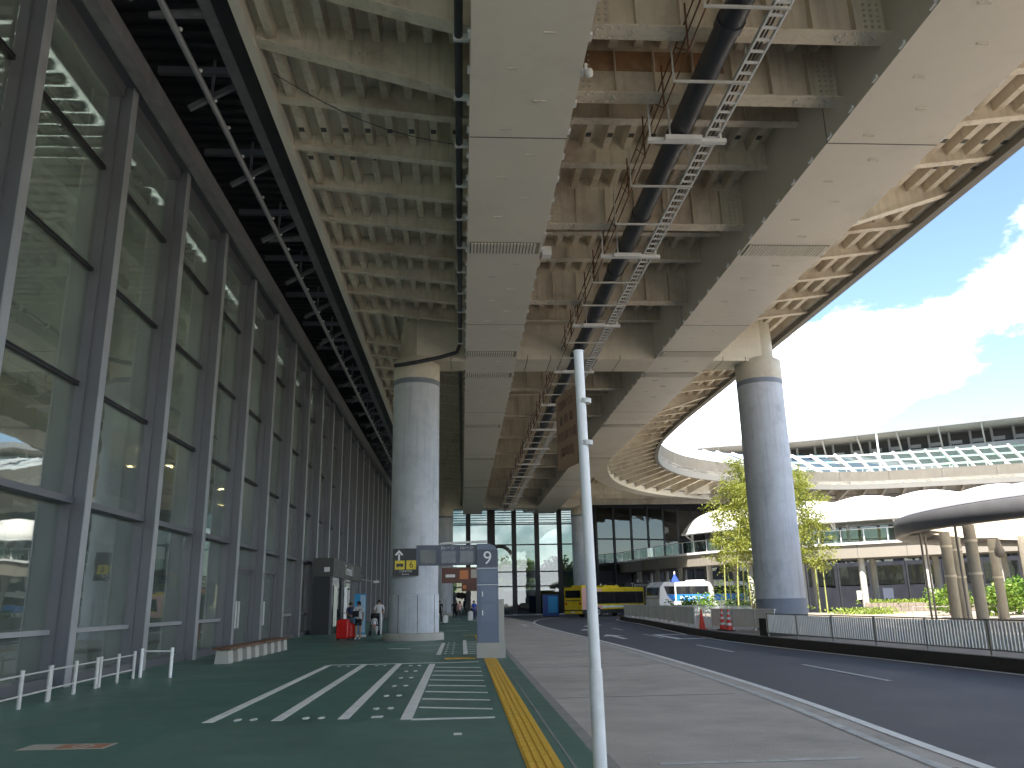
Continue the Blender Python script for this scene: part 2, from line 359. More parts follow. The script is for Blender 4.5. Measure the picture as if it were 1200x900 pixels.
marks.append(ribbon(smooth([tuple(p) for p in LINE[::6]]+[tuple(p) for p in tail], 6), .16, -.143, 'lane_line', 'white_paint'))
marks.append(ribbon(offset(LINE[6:], .42), .15, -.143, 'lane_line', 'worn_paint'))
KERB = smooth([(12.7,-40),(12.7,-8),(12.5,6),(12.35,12),(12.1,18),(11.6,24),(11.1,30),(10.95,36),(11.3,42),(12.0,50),(12.9,60),(13.3,68),(14.0,74),(16.2,78.5),(20,80.5),(27,80)], 6)
marks.append(ribbon(offset(KERB, .26), .17, -.143, 'lane_line', 'white_paint'))
for p0, p1 in (((8.7,17.0),(8.75,21.5)),((8.75,27),(8.8,31.5)),((9.0,37.5),(9.1,42)),((9.2,48),(9.3,52)),((10.2,63),(10.8,67))):
    marks.append(ribbon([Vector(p0), Vector(p1)], .13, -.143, 'lane_line', 'worn_paint'))
for y, x0, x1 in ((23.0,2.2,3.9),(27.8,2.6,4.9),(9.2,2.1,4.3),(47,2.2,4.6)):
    marks.append(MB().box(x0, x1, y, y+.14, -.146, -.144).build('bay_line', 'worn_paint'))
# stop box and arrow heads painted on the asphalt
b = MB()
for x0, x1, y0, y1 in ((9.3,11.0,36.2,36.6),(9.3,11.0,40.8,41.2),(9.3,9.6,36.6,40.8),(10.7,11.0,36.6,40.8)): b.box(x0, x1, y0, y1, -.146, -.143)
marks.append(b.build('painted_box', 'white_paint'))
for cx, cy, s in ((7.3,37.5,1.0),(7.4,46,1.0),(8.6,53,1.0),(4.6,60,.8),(9.6,58,1.0)):
    marks.append(MB().prism([(cx-.12*s,cy),(cx+.12*s,cy),(cx+.12*s,cy+3*s),(cx+.5*s,cy+3*s),(cx,cy+5*s),(cx-.5*s,cy+3*s),(cx-.12*s,cy+3*s)], -.146, -.143).build('painted_arrow', 'white_paint'))
marks.append(ribbon(smooth([(10.4,6),(10.3,14),(10.0,20),(9.6,27),(9.4,34)], 5), .05, -.1435, 'tar_seam', 'black_tile'))
for m_ in marks: struct(m_)

SIDE_X = 1.37
sheet('pavement', [(-30,-40),(SIDE_X,-40),(SIDE_X,104),(-30,104)], 0, 'green_floor', -.3)
kb = struct(obj('kerb', None))
km = MB().box(0, .15, .006, 1.194, -.3, .0)
kmesh = km.mesh('kerb_stone', 'kerb')
for i in range(106): obj('kerb_stone', kmesh, kb, (SIDE_X, -39+1.2*i, -.003))
pm = [struct(o) for o in (
    MB().box(1.08, 1.10, 5, 70, .001, .003).build('groove_line', 'kerb'),)]
sheet('pavement_patch', [(-3.62,-8),(.62,-8),(.62,12.05),(-3.62,12.05)], .002, 'green_patch')
# queue lines on the pavement
def pmark(name, boxes, m='white_paint'):
    b = MB()
    for q in boxes: b.prism(q, .001, .005)
    return struct(b.build(name, m))
def rect(x0, x1, y0, y1): return [(x0,y0),(x1,y0),(x1,y1),(x0,y1)]
for x in (-3.52, -2.58, -1.66): pmark('queue_line', [rect(x-.075, x+.075, 12.3, 22.9)])
pmark('queue_line', [rect(-.85, -.69, 12.1, 22.6)])
pmark('queue_line', [rect(-3.5, .46, 22.95, 23.05)])
pmark('hatch_line', [rect(-.69, .46, 12.0, 12.14)])
for i in range(8):
    y = 12.9+1.15*i; pmark('hatch_line', [[(-.66, y+.45), (-.66, y+.57), (.46, y-.06+.2), (.46, y-.16+.2)]])
def foot(x, y, s=1.0):
    b = MB()
    for dx in (-.11, .11):
        q = [(x+dx+.05*s*math.cos(t), y+.13*s*math.sin(t)) for t in [2*math.pi*k/10 for k in range(10)]]
        b.prism(q, .001, .005)
    return struct(b.build('footprint_mark', 'white_paint'))
for i in range(6): foot(-1.2, 13.4+1.75*i)
for x in (-3.05, -2.1): foot(x, 12.5); foot(x, 22.4, .8)
pmark('small_mark', [rect(-1.28, -1.12, 12.35, 12.55)]); pmark('small_mark', [rect(-.1, 0, 10.6, 10.75)])
# second queue zone beyond the sign post
for x in (-.72, ): pmark('queue_line', [rect(x-.07, x+.07, 26.5, 34)])
for x in (.12, ): pmark('queue_line', [rect(x-.07, x+.07, 26.5, 36)])
for i in range(7): foot(-.4, 27+1.2*i, .8)
for i in range(8): pmark('hatch_line', [rect(.2, .6, 26.6+1.1*i, 26.7+1.1*i)])
pmark('queue_line', [rect(-2.6, -1.8, 30.4, 30.52)])
for y in (48, 58, 70): pmark('queue_line', [rect(-1.4, .4, y, y+.18)])
# smoking notice stuck on the ground
st = thing('floor_sticker', 'worn orange and cream notice with a ring stuck on the green pavement', 'floor sign', (-4.6, 10.55, .002), R(-3))
MB().box(-.5, .5, -.19, .19, 0, .002).build('backing', 'pale_floor', st)
MB().box(-.1, .46, -.15, .15, .002, .004).build('orange_field', 'orange_floor', st)
ring = MB()
for i in range(20):
    a0, a1 = 2*math.pi*i/20, 2*math.pi*(i+1)/20
    ring.prism([(.18+.12*math.cos(a0), .12*math.sin(a0)), (.18+.12*math.cos(a1), .12*math.sin(a1)), (.18+.085*math.cos(a1), .085*math.sin(a1)), (.18+.085*math.cos(a0), .085*math.sin(a0))], .004, .006)
ring.bar((.1,.06,.005), (.26,-.06,.005), .03, .002); ring.build('ring_mark', 'pale_floor', st)
# tactile paving: one object per tile
tb = MB().box(-.175, .175, .001, .299, 0, .006)
for k in range(4): tb.box(-.15+.083*k, -.10+.083*k, .01, .29, .006, .013)
tmesh = tb.mesh('tactile_tile', 'yellow_tile')
td = MB().box(-.148, .148, .002, .298, 0, .006)
for i in range(4):
    for j in range(4): td.lathe([(.02, .006), (.015, .011)], (-.11+.073*i, .04+.073*j, 0), 6)
dmesh = td.mesh('tactile_tile', 'yellow_tile'); kmesh2 = MB().box(-.148, .148, .002, .298, 0, .008).mesh('tactile_tile', 'black_tile')
tp = struct(obj('tactile_paving', None))
for i in range(70): obj('tactile_tile', tmesh, tp, (.80, 3.3+.3*i, .001))
for i in range(2): 
    for j in range(3): obj('tactile_tile', dmesh, tp, (-.34+.3*j-.0, 24.3+.3*i, .001))
for j in range(2): obj('tactile_tile', kmesh2, tp, (.56-.0+.3*j-.0, 24.3, .001)) if j == 0 else None
for i in range(45): obj('tactile_tile', tmesh, tp, (.80, 27.5+.3*i, .001))
for j in range(2): obj('tactile_tile', dmesh, tp, (.2+.3*j, 41.2, .001))

# raised plaza on the right
plz = [tuple(p) for p in KERB] + [(34, 76), (46, 66), (60, 56), (150, 20), (150, -40)]
sheet('plaza', plz, .10, 'plaza', -.3)
dk = struct(obj('dark_kerb', None))
kl, kr = offset(KERB, .0), offset(KERB, -.22)
seg = along(KERB, 1.5)
for i in range(len(seg)-1):
    a, ta = seg[i]; c, tc_ = seg[i+1]
    na, nc = Vector((ta.y, -ta.x)), Vector((tc_.y, -tc_.x))
    a2 = a+(c-a)*.006
    MB().prism([tuple(a2-na*.01), tuple(a2+na*.22), tuple(c+nc*.22), tuple(c-nc*.01)], -.25, .14).build('kerb_stone', 'dark_kerb', dk)

# ------------------------------------------------------------------ elevated road
XL, XR = -5.07, 16.6
ZG, ZD = 12.55, 14.9
YC = 37.5
road = thing('elevated_road', 'cream painted steel elevated road with box girders and ribbed underside', 'overpass')
PAR = smooth([(16.6,50),(16.65,60),(17.3,69),(19.8,78.5),(24.5,86),(31,91),(41,97),(50,98),(60,95),(73,89.5),(86,81),(108,67)], 6)
deckpoly = [(XL,-16),(XR,-16)]+[tuple(p) for p in PAR]+[(126,90),(62,119),(30,122),(XL,122)]  # deck stops short behind the camera so sunlight reaches the ground there
MB().prism(deckpoly, ZD, ZD+.35).build('deck_slab', 'cream', road)
PARF = [Vector((XR,-16))]+PAR
for a, b_, z0, z1, m, nm in ((0, .3, 14.28, 15.3, 'edge_band', 'edge_beam'), (.06, .3, 15.3, 16.5, 'parapet', 'parapet')):
    MB().sweep([tuple(p) for p in offset(PARF, b_)], [tuple(p) for p in offset(PARF, a)], z0, z1).build(nm, m, road)
for p, t in along(PAR, 6.0, 4.0):                                    # joints in the parapet
    n_ = Vector((t.y, -t.x)); q = p - n_*.03
    MB().bar((*(q-n_*.02), 15.32), (*(q-n_*.02), 16.5), .05, .06).build('parapet_joint', 'seam', road)
MB().box(XL, XL+.22, -16, 112, 14.3, 15.9).build('edge_beam', 'cream_clean', road)
for x0, x1 in ((.2, 2.6), (9.2, 12.05)):
    g = MB(); g.box(x0, x1, -16, 106, ZG, ZD-.002); g.build('box_girder', 'cream_clean', road)
    for y in (17.6, 31.5, 47.5, 62, 76, 90):                         # field splices
        MB().box(x0-.004, x1+.004, y, y+.03, ZG-.006, ZG+1.0).build('splice_seam', 'seam', road)
    for y in (9.2, 23.6, YC-2.35, YC+1.25, 51, 63.5, 80):
        vg = MB().box(x0+.08, x1-.08, y, y+.85, ZG-.012, ZG-.001).build('vent_grille', 'grille_back', road); v = MB()
        nb_ = int((x1-x0-.2)/.105)
        for i in range(nb_): v.box(x0+.12+i*.105, x0+.188+i*.105, y+.05, y+.8, ZG-.05, ZG-.011)
        stuff(v.build('vent_bars', 'cream_clean', vg))
    d = MB()
    for i in range(40):
        y = 8+i*1.15+.0; 
        for xx in (x0+.75, x0+1.45): d.box(xx, xx+.26, y, y+.035, ZG-.03, ZG-.001) if i % 2 == (xx > x0+1) else None
    stuff(d.build('lifting_lugs', 'bolt', road))
    d = MB()
    for i in range(42):
        for xx in (x0-.06, x1+.0): d.box(xx, xx+.06, 8.1+i*1.15, 8.3+i*1.15, ZG+.02, ZG+.1)
    stuff(d.build('edge_clips', 'white_metal', road))
# cross girders over the columns
for yc in (YC, 100.0):
    for x0, x1 in ((-2.1, .2), (2.6, 9.2), (12.05, 14.5)):
        hw = 1.05 if x0 == 2.6 else .82
        MB().box(x0, x1, yc-hw, yc+hw, ZG+.004, ZD-.004).build('cross_girder', 'cream', road)
        b = MB()
        for i in range(int((x1-x0)/1.1)): b.box(x0+.5+i*1.1, x0+.53+i*1.1, yc-hw-.01, yc+hw+.01, ZG-.002, ZG+.2)
        b.build('panel_joint', 'seam', road)
        if yc == YC:
            d = MB()
            for i in range(int((x1-x0-.3)/.16)):
                for k in range(3): d.box(x0+.2+i*.16, x0+.24+i*.16, yc-hw-.025, yc-hw+.005, ZG+.7+k*.5, ZG+.74+k*.5)
            stuff(d.build('bolts', 'bolt', road))
    v = MB()
    for i in range(14): v.box(-2.0+.0+i*.1+.75, -1.95+i*.1+.75, yc-.85, yc+.85, ZG-.045, ZG+.006)
    v.build('vent_grille', 'cream', road)
# long trough ribs under the deck plate
rib = MB().prism([(-.16, ZD), (-.1, ZD-.34), (.1, ZD-.34), (.16, ZD)], -6, 104, axis='y').mesh('rib', 'cream_beam')
ribx = [-4.5+.62*i for i in range(8)] + [3.05+.63*i for i in range(10)] + [12.5+.62*i for i in range(7)]
for x in ribx: obj('rib', rib, road, (x, 0, 0))
# floor beams
def bolt_ring(b, cx, cy, z, rx, ry, n=14):
    for i in range(n):
        t = 2*math.pi*i/n; b.lathe([(.035, 0), (.03, -.035)], (cx+rx*math.cos(t), cy+ry*math.sin(t), z), 6, smooth=False)
def beam_mid(deep):
    x0, x1 = 2.6, 9.2; zb = 13.2 if deep else 14.05; fw = .46 if deep else .3
    b = MB().box(x0, x1, -.012, .012, zb, ZD-.003); b.box(x0, x1, -fw/2, fw/2, zb-.035, zb)
    return b.mesh('floor_beam', 'cream_beam')
midD, midL = beam_mid(True), beam_mid(False)
stD = MB().prism([(-.22, 13.21), (-.22, 13.36), (-.16, ZD-.5), (-.012, ZD-.4), (-.012, 13.21)], -.012, .012, axis='x').mesh('stiffener', 'cream_beam')
stL = MB().prism([(-.13, 14.06), (-.13, 14.12), (-.10, ZD-.4), (-.012, ZD-.4), (-.012, 14.06)], -.012, .012, axis='x').mesh('stiffener', 'cream_beam')
bl = MB(); bolt_ring(bl, 3.25, 0, 13.165, .42, .16); bolt_ring(bl, 8.5, 0, 13.165, .42, .16)
for xx in (2.75, 2.9, 3.05, 8.75, 8.9, 9.05):
    for k in range(8): bl.box(xx, xx+.05, -.05, -.012, 13.3+k*.14, 13.35+k*.14)
boltsD = bl.mesh('bolts', 'bolt')
bl = MB()
for xx in (2.72, 2.86, 3.0):
    for k in range(6): bl.box(xx, xx+.05, -.04, -.012, 14.1+k*.1, 14.14+k*.1)
for xx in (2.75, 3.0, 3.25):
    for yy in (-.1, .1): bl.lathe([(.03, 0), (.025, -.03)], (xx, yy, 14.015), 6, smooth=False)
boltsL = bl.mesh('bolts', 'bolt')
def cantilever(side, deep):
    """tapered bracket from girder to deck edge"""
    xa, xb = (.2, XL+.22) if side < 0 else (12.05, XR-.3)
    za, zb = (13.1 if deep else 13.95), 14.5
    b = MB().prism([(xa, za), (xb, zb), (xb, ZD-.003), (xa, ZD-.003)], -.012, .012, axis='y')
    b.bar((xa, 0, za-.017), (xb, 0, zb-.017), .38 if deep else .27, .034)
    b.box(min(xa, xa+.9*side), max(xa, xa+.9*side), -.03, -.012, 14.1, 14.5)
    return b.mesh('bracket_beam', 'cream_beam')
cl, cld, cr, crd = cantilever(-1, False), cantilever(-1, True), cantilever(1, False), cantilever(1, True)
cb = MB()
for xx in (.05, -.08, -.21):
    for k in range(6): cb.box(xx-.05, xx, -.05, -.012, 14.05+k*.1, 14.09+k*.1)
for xx in (-2.2, -2.4, -2.6): 
    for yy in (-.1, .0, .1): cb.lathe([(.03, 0), (.025, -.035)], (xx, yy, 14.2), 6, smooth=False)
cboltL = cb.mesh('bolts', 'bolt')
for k in range(-29, 15):
    y = YC-2.3*k
    if abs(y-YC) < 1.2 or abs(y-100.0) < 1.2: continue
    deep = k % 3 == 0 or k == 10
    o = obj('floor_beam', midD if deep else midL, road, (0, y, 0))
    if y < 62:
        for i in range(6 if deep else 4):
            obj('stiffener', stD if deep else stL, o, ((3.7+i*.95) if deep else (4.0+1.25*i), 0, 0))
        stuff(obj('bolts', boltsD if deep else boltsL, o))
    o = obj('bracket_beam', cld if k in (9, 10) else cl, road, (0, y, 0))
    if y < 50: stuff(obj('bolts', cboltL, o))
    if y < 64: obj('bracket_beam', crd if k % 6 == 0 else cr, road, (0, y, 0))
for x0, x1, y0, y1 in ((2.62, 5.6, 14.55, 16.75), (3.2, 4.6, 16.85, 19.05), (2.62, 4.4, 23.75, 25.9)): MB().box(x0, x1, y0, y1, ZD-.012, ZD-.004).build('rusted_plate', 'rust_plate', road)
MB().box(2.65, 6.4, 16.768, 16.786, 13.9, ZD-.45).build('rusted_plate', 'rust_plate', road)
# drain slots on ribs (perforated ends seen between some beams)
hol = MB().box(-.075, .075, -.1, .1, 0, .02); hm = hol.mesh('hand_hole', 'seam')
for x in ribx:
    for y in (20.6, 22.1, 11.3):
        obj('hand_hole', hm, road, (x, y, ZD-.352))
# curved edge where the road turns away to the right
CUR = [p for p in PAR if p.y > 62 and p.x < 90]
CURG = [p for p in CUR if p.x < 33]
MB().sweep([tuple(p) for p in offset(CURG, 6.2)], [tuple(p) for p in offset(CURG, 4.6)], 12.9, ZD-.004).build('curved_girder', 'cream', road)
for p, t in along(CUR, 2.2, 1.5):
    n_ = Vector((-t.y, t.x)); a = p+n_*.3; c = p+n_*4.6
    b = MB(); w2 = t*.02
    vs_ = [(*(a-w2), 14.35), (*(c-w2), 13.2), (*(c-w2), ZD-.01), (*(a-w2), ZD-.01), (*(a+w2), 14.35), (*(c+w2), 13.2), (*(c+w2), ZD-.01), (*(a+w2), ZD-.01)]
    b.add(vs_, [(0,1,2,3),(7,6,5,4),(0,4,5,1),(1,5,6,2),(2,6,7,3),(3,7,4,0)])
    b.bar((*a, 14.33), (*c, 13.18), .3, .03)
    b.build('bracket_beam', 'cream_beam', road)
for d_ in (1.6, 3.1):
    MB().sweep([tuple(p) for p in offset(CUR, d_+.2)], [tuple(p) for p in offset(CUR, d_)], 14.5, ZD-.006).build('rib', 'cream_beam', road)
for z in (13.55, 14.1):
    cc = MB(); cc.path([(*p, z) for p in offset(CUR, 4.45)], .06, 6); cc.build('conduit', 'steel_worn', road)
for yy, xe in ((93, 29), (96.5, 34), (103.2, 55)):
    MB().box(12.1, xe, yy, yy+.3, 13.3, ZD-.005).build('floor_beam', 'cream_beam', road)

# pipe, brackets, cable ladder and railing hung under the middle bay
pipe = thing('hanging_pipe', 'long black drain pipe slung under the middle of the elevated road', 'pipe')
PX, PZ = 5.4, 12.72
for i in range(24):
    y = 1.0+i*4.2
    MB().tube((PX, y, PZ), (PX, y+4.16, PZ), .27, n=18).build('pipe_length', 'dark_pipe', pipe)
    MB().tube((PX, y+4.05, PZ), (PX, y+4.3, PZ), .3, n=18).build('coupling', 'dark_pipe', pipe)
hb = MB().box(4.55, 6.5, -.07, .07, 12.33, 12.43); hb.box(4.95, 5.85, -.22, -.07, 12.30, 12.42); hb.box(5.1, 5.14, -.03, .03, 12.43, 13.4); hb.box(6.36, 6.4, -.03, .03, 12.43, 13.4); hb.box(4.6, 4.64, -.03, .03, 12.43, 13.4)
hmesh = hb.mesh('hanger', 'white_metal')
ht = MB().box(4.6, 6.3, -.025, .025, 12.38, 12.43); ht.box(4.6, 4.63, -.02, .02, 12.43, 13.6); ht.box(6.27, 6.3, -.02, .02, 12.43, 13.6); htm = ht.mesh('hanger', 'galv')
for k in range(-28, 14):
    y = YC-2.3*k+.55
    obj('hanger', hmesh if (k % 3 == 0) else htm, pipe, (0, y, 0))
lad = thing('cable_ladder', 'white cable ladder rack running beside the hanging black pipe', 'cable rack')
for x in (5.98, 6.3): MB().box(x-.02, x+.02, 1, 100, 12.46, 12.56).build('rail', 'white_metal', lad)
rg = MB().box(6.0, 6.28, -.03, .03, 12.47, 12.51).mesh('rung', 'white_metal')
for i in range(150): obj('rung', rg, lad, (0, 8+.36*i, 0))
b = MB()
for i in range(110): b.box(6.0, 6.28, 62+.36*i-.03, 62+.36*i+.03, 12.47, 12.51)
stuff(b.build('rungs', 'white_metal', lad))
cabl = MB()
for x in (6.08, 6.16): cabl.tube((x, 1, 12.535), (x, 100, 12.535), .022, n=5)
cabl.build('cables', 'dark_pipe', lad)
rl = thing('catwalk_railing', 'thin rusty brown railing hanging along the black pipe', 'railing')
for z in (12.55, 12.95, 13.3): MB().tube((4.72, 1, z), (4.72, 96, z), .018, n=5).build('rail', 'rusty', rl)
rp = MB().tube((4.72, 0, 12.5), (4.72, 0, 13.7), .022, n=5).mesh('post', 'rusty'); rd = MB().tube((4.72, 0, 12.55), (4.72, .9, 13.3), .015, n=4).mesh('brace', 'rusty')
for i in range(44):
    obj('post', rp, rl, (0, 8+i*1.15*1.8, 0)); obj('brace', rd, rl, (0, 8+i*1.15*1.8, 0))
# slim downpipe against the left girder, bending to the column head
dp = thing('girder_downpipe', 'slim dark downpipe clipped along the left girder and bent to the column head', 'pipe')
MB().path([(-.05, 2, 13.05), (-.05, YC-1.9, 13.05), (-.2, YC-1.5, 12.75), (-1.0, YC-1.35, 12.55), (-2.0, YC-1.3, 12.35), (-3.1, YC-1.0, 12.25)], .09, 10).build('tube', 'dark_pipe', dp)
MB().tube((-.05, YC+2, 13.05), (-.05, 100, 13.05), .1, n=10).build('tube', 'dark_pipe', dp)
cm = MB().box(-.16, .18, -.04, .04, 13.0, 13.22).mesh('clip', 'white_metal')
for i in range(14): obj('clip', cm, dp, (0, 8.4+2.07*i, -.06))
lc = MB(); prev = None
for k in range(13):
    u = k/12; p = Vector((-4.6+4.4*u, 17.6+2.4*u, 14.2-.35*math.sin(math.pi*u)-.4*u))
    if prev: lc.tube(prev, p, .012, n=5)
    prev = p
tag(lc.build('loose_cable', 'dark_pipe'), 'thin dark cable sagging across the ribbed underside beside the left girder', 'cable')
# cameras on the girder edge
for i, (y, z, lab) in enumerate(((15.0, 12.62, 'small white security camera on the girder edge beside rust stained beams'), (24.6, 12.65, 'white junction box with cables on the girder edge by the vent grille'))):
    c = thing('security_camera' if i == 0 else 'junction_box', lab, 'camera' if i == 0 else 'box', (2.66, y, z))
    if i == 0:
        MB().box(0, .06, -.06, .06, -.05, .1).build('mount', 'white_metal', c); MB().lathe([(.02,-.2),(.08,-.16),(.09,-.08),(.07,-.02)], (.1,0,0), 12).build('housing', 'white_metal', c)
    else:
        MB().box(0, .3, -.16, .16, -.14, .16).build('cover', 'white_metal', c); MB().path([(.1,.16,0),(.15,.4,.1),(.05,.7,.3)], .02, 6).build('cable', 'dark_pipe', c)

# ------------------------------------------------------------------ columns
def column(x, y, label, r=1.08, base='plinth', top=ZG):
    t = thing('bridge_column', label, 'column', (x, y, 0), 0, None)
    if base == 'plinth':
        MB().lathe([(r+.27, 0), (r+.27, .26), (r+.22, .3), (r+.02, .31)], n=40).build('plinth', 'concrete_light', t)
        MB().lathe([(r+.035, .3), (r+.035, 1.9), (r+.01, 1.92)], n=40).build('casing', 'column_blue', t)
        for i in range(8):
            a = 2*math.pi*i/8+.2; MB().bar((math.cos(a)*(r+.036), math.sin(a)*(r+.036), .32), (math.cos(a)*(r+.036), math.sin(a)*(r+.036), 1.9), .02, .02).build('casing_joint', 'seam', t)
    else:
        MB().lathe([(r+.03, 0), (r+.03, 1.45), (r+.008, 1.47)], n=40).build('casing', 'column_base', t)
    MB().lathe([(r, 0.2), (r, top-.85)], n=48).build('shaft', 'column_blue', t)
    MB().lathe([(r-.004, top-.85), (r-.004, top-.78), (r+.012, top-.75), (r+.012, top+.1), (r-.3, top+.3), (r-.36, ZD-.01)], n=48).build('head', 'column_cap', t)
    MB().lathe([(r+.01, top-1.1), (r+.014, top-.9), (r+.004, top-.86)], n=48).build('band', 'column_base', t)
    return t
column(-2.12, YC, 'thick grey blue round column on a pale stone plinth beside queue lines')
cr_ = column(14.55, YC, 'thick grey blue round column behind roadside railing beside the bamboo', base='dark')
MB().path([(14.55-1.5, YC-.9, 12.2), (14.0, YC-1.25, 12.05), (15.2, YC-1.25, 12.1), (15.9, YC-.6, 12.3)], .07, 8).build('drain_ring', 'dark_pipe', cr_)
# square seats joining shaft to cross girder
column(-2.12, 100.0, 'distant grey round column beside the terminal hall end wall', base='plinth')
column(14.55, 100.0, 'distant grey round column behind the yellow bus', base='dark')
fb = tag(MB().prism([(0,0),(2.4,-.4),(2.5,.5),(0,.9)], .1, .75).build('footing_block', 'dark_kerb', None, (11.6, 31.5, 0)), 'low dark concrete block at foot of the roadside column', 'block')

# ------------------------------------------------------------------ terminal building on the left
FX = -8.7; TZ = 14.35; YM0, DY = 18.4, 4.15
term = thing('terminal_building', 'long terminal front of tall glass bays in dark grey steel frames', 'building')
mull = MB().box(FX-.08, FX+.22, -.17, .17, 0, TZ); mull.box(FX+.22, FX+.5, -.10, .10, 0, TZ)
mmesh = mull.mesh('mullion', 'frame')
mfr = MB().box(FX+.5, FX+.53, -.13, .13, 0, TZ).mesh('front_plate', 'frame_light')  # front face paler than the sides, its front light put into the colour
rows = [0.12, 1.1, 3.85, 6.48, 9.25, 11.9, TZ-.45]
ys = [YM0+DY*k for k in range(-4, 21)]
panes = [MB().box(FX-.012, FX+.012, .17, DY-.17, rows[i]+.05, rows[i+1]-.05).mesh('pane', 'pane_glass') for i in range(6)]
tr = MB().box(FX-.06, FX+.06, .17, DY-.17, -.05, .05); tr.box(FX+.06, FX+.09, .17, DY-.17, -.05, -.015); tr.box(FX+.06, FX+.09, .17, DY-.17, .015, .05)
trm = tr.mesh('transom', 'frame_dark')
trs = MB().box(FX-.06, FX+.12, .17, DY-.17, -.05, .05).mesh('transom', 'frame_light')
trb = MB().box(FX-.06, FX+.26, .13, DY-.13, -.07, .07).mesh('transom', 'frame')
base = MB().box(FX-.1, FX+.3, .17, DY-.17, 0, .2).mesh('base_plate', 'frame')
head = MB().box(FX-.1, FX+.32, .17, DY-.17, TZ-.45, TZ-.15).mesh('head_frame', 'frame')
DOOR = {3, 4, 7, 8, 9}                                                # bays with doors (index along ys)
for k, y in enumerate(ys):
    m_ = obj('mullion', mmesh, term, (0, y, 0)); obj('front_plate', mfr, m_)
    if k == len(ys)-1: break
    obj('base_plate', base, term, (0, y, 0)) if (k-4) not in DOOR else None
    obj('head_frame', head, term, (0, y, 0))
    for i in range(6):
        if (k-4) in DOOR and i < 2: continue
        obj('pane', panes[i], term, (0, y, 0))
    for i in range(1, 6):
        if (k-4) in DOOR and i == 1: continue
        obj('transom', trs if i == 1 else trb if i == 2 else trm, term, (0, y, rows[i]))
    if (k-4) in DOOR:
        for j in range(2):
            y0 = y+.17+j*(DY-.34)/2; y1 = y0+(DY-.34)/2
            d = MB()
            for a, c, z0, z1 in ((y0+.02, y0+.1, .02, 2.9), (y1-.1, y1-.02, .02, 2.9), (y0+.1, y1-.1, .02, .14), (y0+.1, y1-.1, 2.8, 2.9)): d.box(FX-.05, FX+.05, a, c, z0, z1)
            do = d.build('door', 'frame', term)
            MB().box(FX-.01, FX+.01, y0+.1, y1-.1, .14, 2.8).build('door_glass', 'pane_glass', do)
            hy = y1-.2 if j == 0 else y0+.2
            MB().box(FX+.06, FX+.12, hy-.03, hy+.03, .75, 1.75).build('handle', 'white_metal', do)
        MB().box(FX-.06, FX+.1, y+.17, y+DY-.17, 2.92, 3.02).build('door_head', 'frame', term)
        obj('pane', MB().box(FX-.012, FX+.012, y+.17, y+DY-.17, 3.03, 3.78).mesh('pane', 'pane_glass'), term)
Y0, Y1 = ys[0], ys[-1]
MB().box(FX+.0, FX+.62, Y0-2, Y1+.2, TZ-.149, TZ+.12).build('cornice', 'frame', term)
MB().box(FX+.63, FX+.95, Y0-2, Y1+.2, TZ-.25, TZ+.25).build('eaves_beam', 'steel_worn', term)
MB().tube((-6.72, Y0-2, 14.72), (-6.72, Y1, 14.72), .085, n=10).build('eaves_rail', 'frame_light', term)
MB().box(-6.05, -5.72, Y0-2, Y1, 15.0, 15.6).build('eaves_girder', 'steel_worn', term)
MB().box(-5.7, -5.3, Y0-2, Y1, 14.9, 15.1).build('gutter', 'frame_dark', term)
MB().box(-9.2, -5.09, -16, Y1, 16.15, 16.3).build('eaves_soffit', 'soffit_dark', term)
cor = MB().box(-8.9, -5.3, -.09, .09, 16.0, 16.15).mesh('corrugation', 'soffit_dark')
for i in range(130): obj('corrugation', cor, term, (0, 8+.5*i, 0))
brk = MB().bar((-7.3, 0, 14.5), (-5.9, 0, 15.35), .12, .14); brk.bar((-6.72, 0, 14.75), (-6.72, 0, 16.1), .07, .07); brk.box(-8.2, -5.9, -.08, .08, 15.55, 15.75)
brm = brk.mesh('eaves_bracket', 'frame')
br2 = MB().tube((-7.4, 0, 15.2), (-5.95, 0, 15.3), .09, .13, 10).mesh('eaves_strut', 'steel_worn')
lampm = MB().lathe([(.03,-.02),(.06,0),(.06,.05),(.03,.07)], n=8).mesh('spot_lamp', 'white_metal')
for k, y in enumerate(ys):
    obj('eaves_bracket', brm, term, (0, y+1.2, 0))
    if k % 3 == 0: obj('eaves_strut', br2, term, (0, y+2.6, 0))
    for j in range(3): obj('spot_lamp', lampm, term, (-6.66, y+1.3*j, 14.8))
# shell of the hall behind the glass
MB().box(FX-.5, FX-.1, -30, Y1, TZ, 22).build('upper_wall', 'frame_dark', term)  # unseen storey above the eaves, added to block light from over the hall
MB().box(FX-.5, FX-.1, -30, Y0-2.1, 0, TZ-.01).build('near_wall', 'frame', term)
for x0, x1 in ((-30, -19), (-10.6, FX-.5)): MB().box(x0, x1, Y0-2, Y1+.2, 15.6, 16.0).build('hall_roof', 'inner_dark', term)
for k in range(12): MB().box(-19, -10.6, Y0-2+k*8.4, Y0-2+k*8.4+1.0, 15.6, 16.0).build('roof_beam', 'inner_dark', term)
for k in range(12): MB().box(-18.99, -10.61, Y0-1+k*8.4, Y0-1+k*8.4+7.4, 15.85, 15.9).build('fill_roof_light', 'frosted_glass', term)  # unseen skylight panes, added and frosted to bring soft light into the hall
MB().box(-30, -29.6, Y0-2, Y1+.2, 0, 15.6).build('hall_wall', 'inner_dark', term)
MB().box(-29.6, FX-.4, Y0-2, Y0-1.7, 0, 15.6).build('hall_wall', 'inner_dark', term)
MB().box(-29.6, FX-.1, Y0-1.7, Y1, .004, .012).build('hall_floor', 'inner_floor', term)
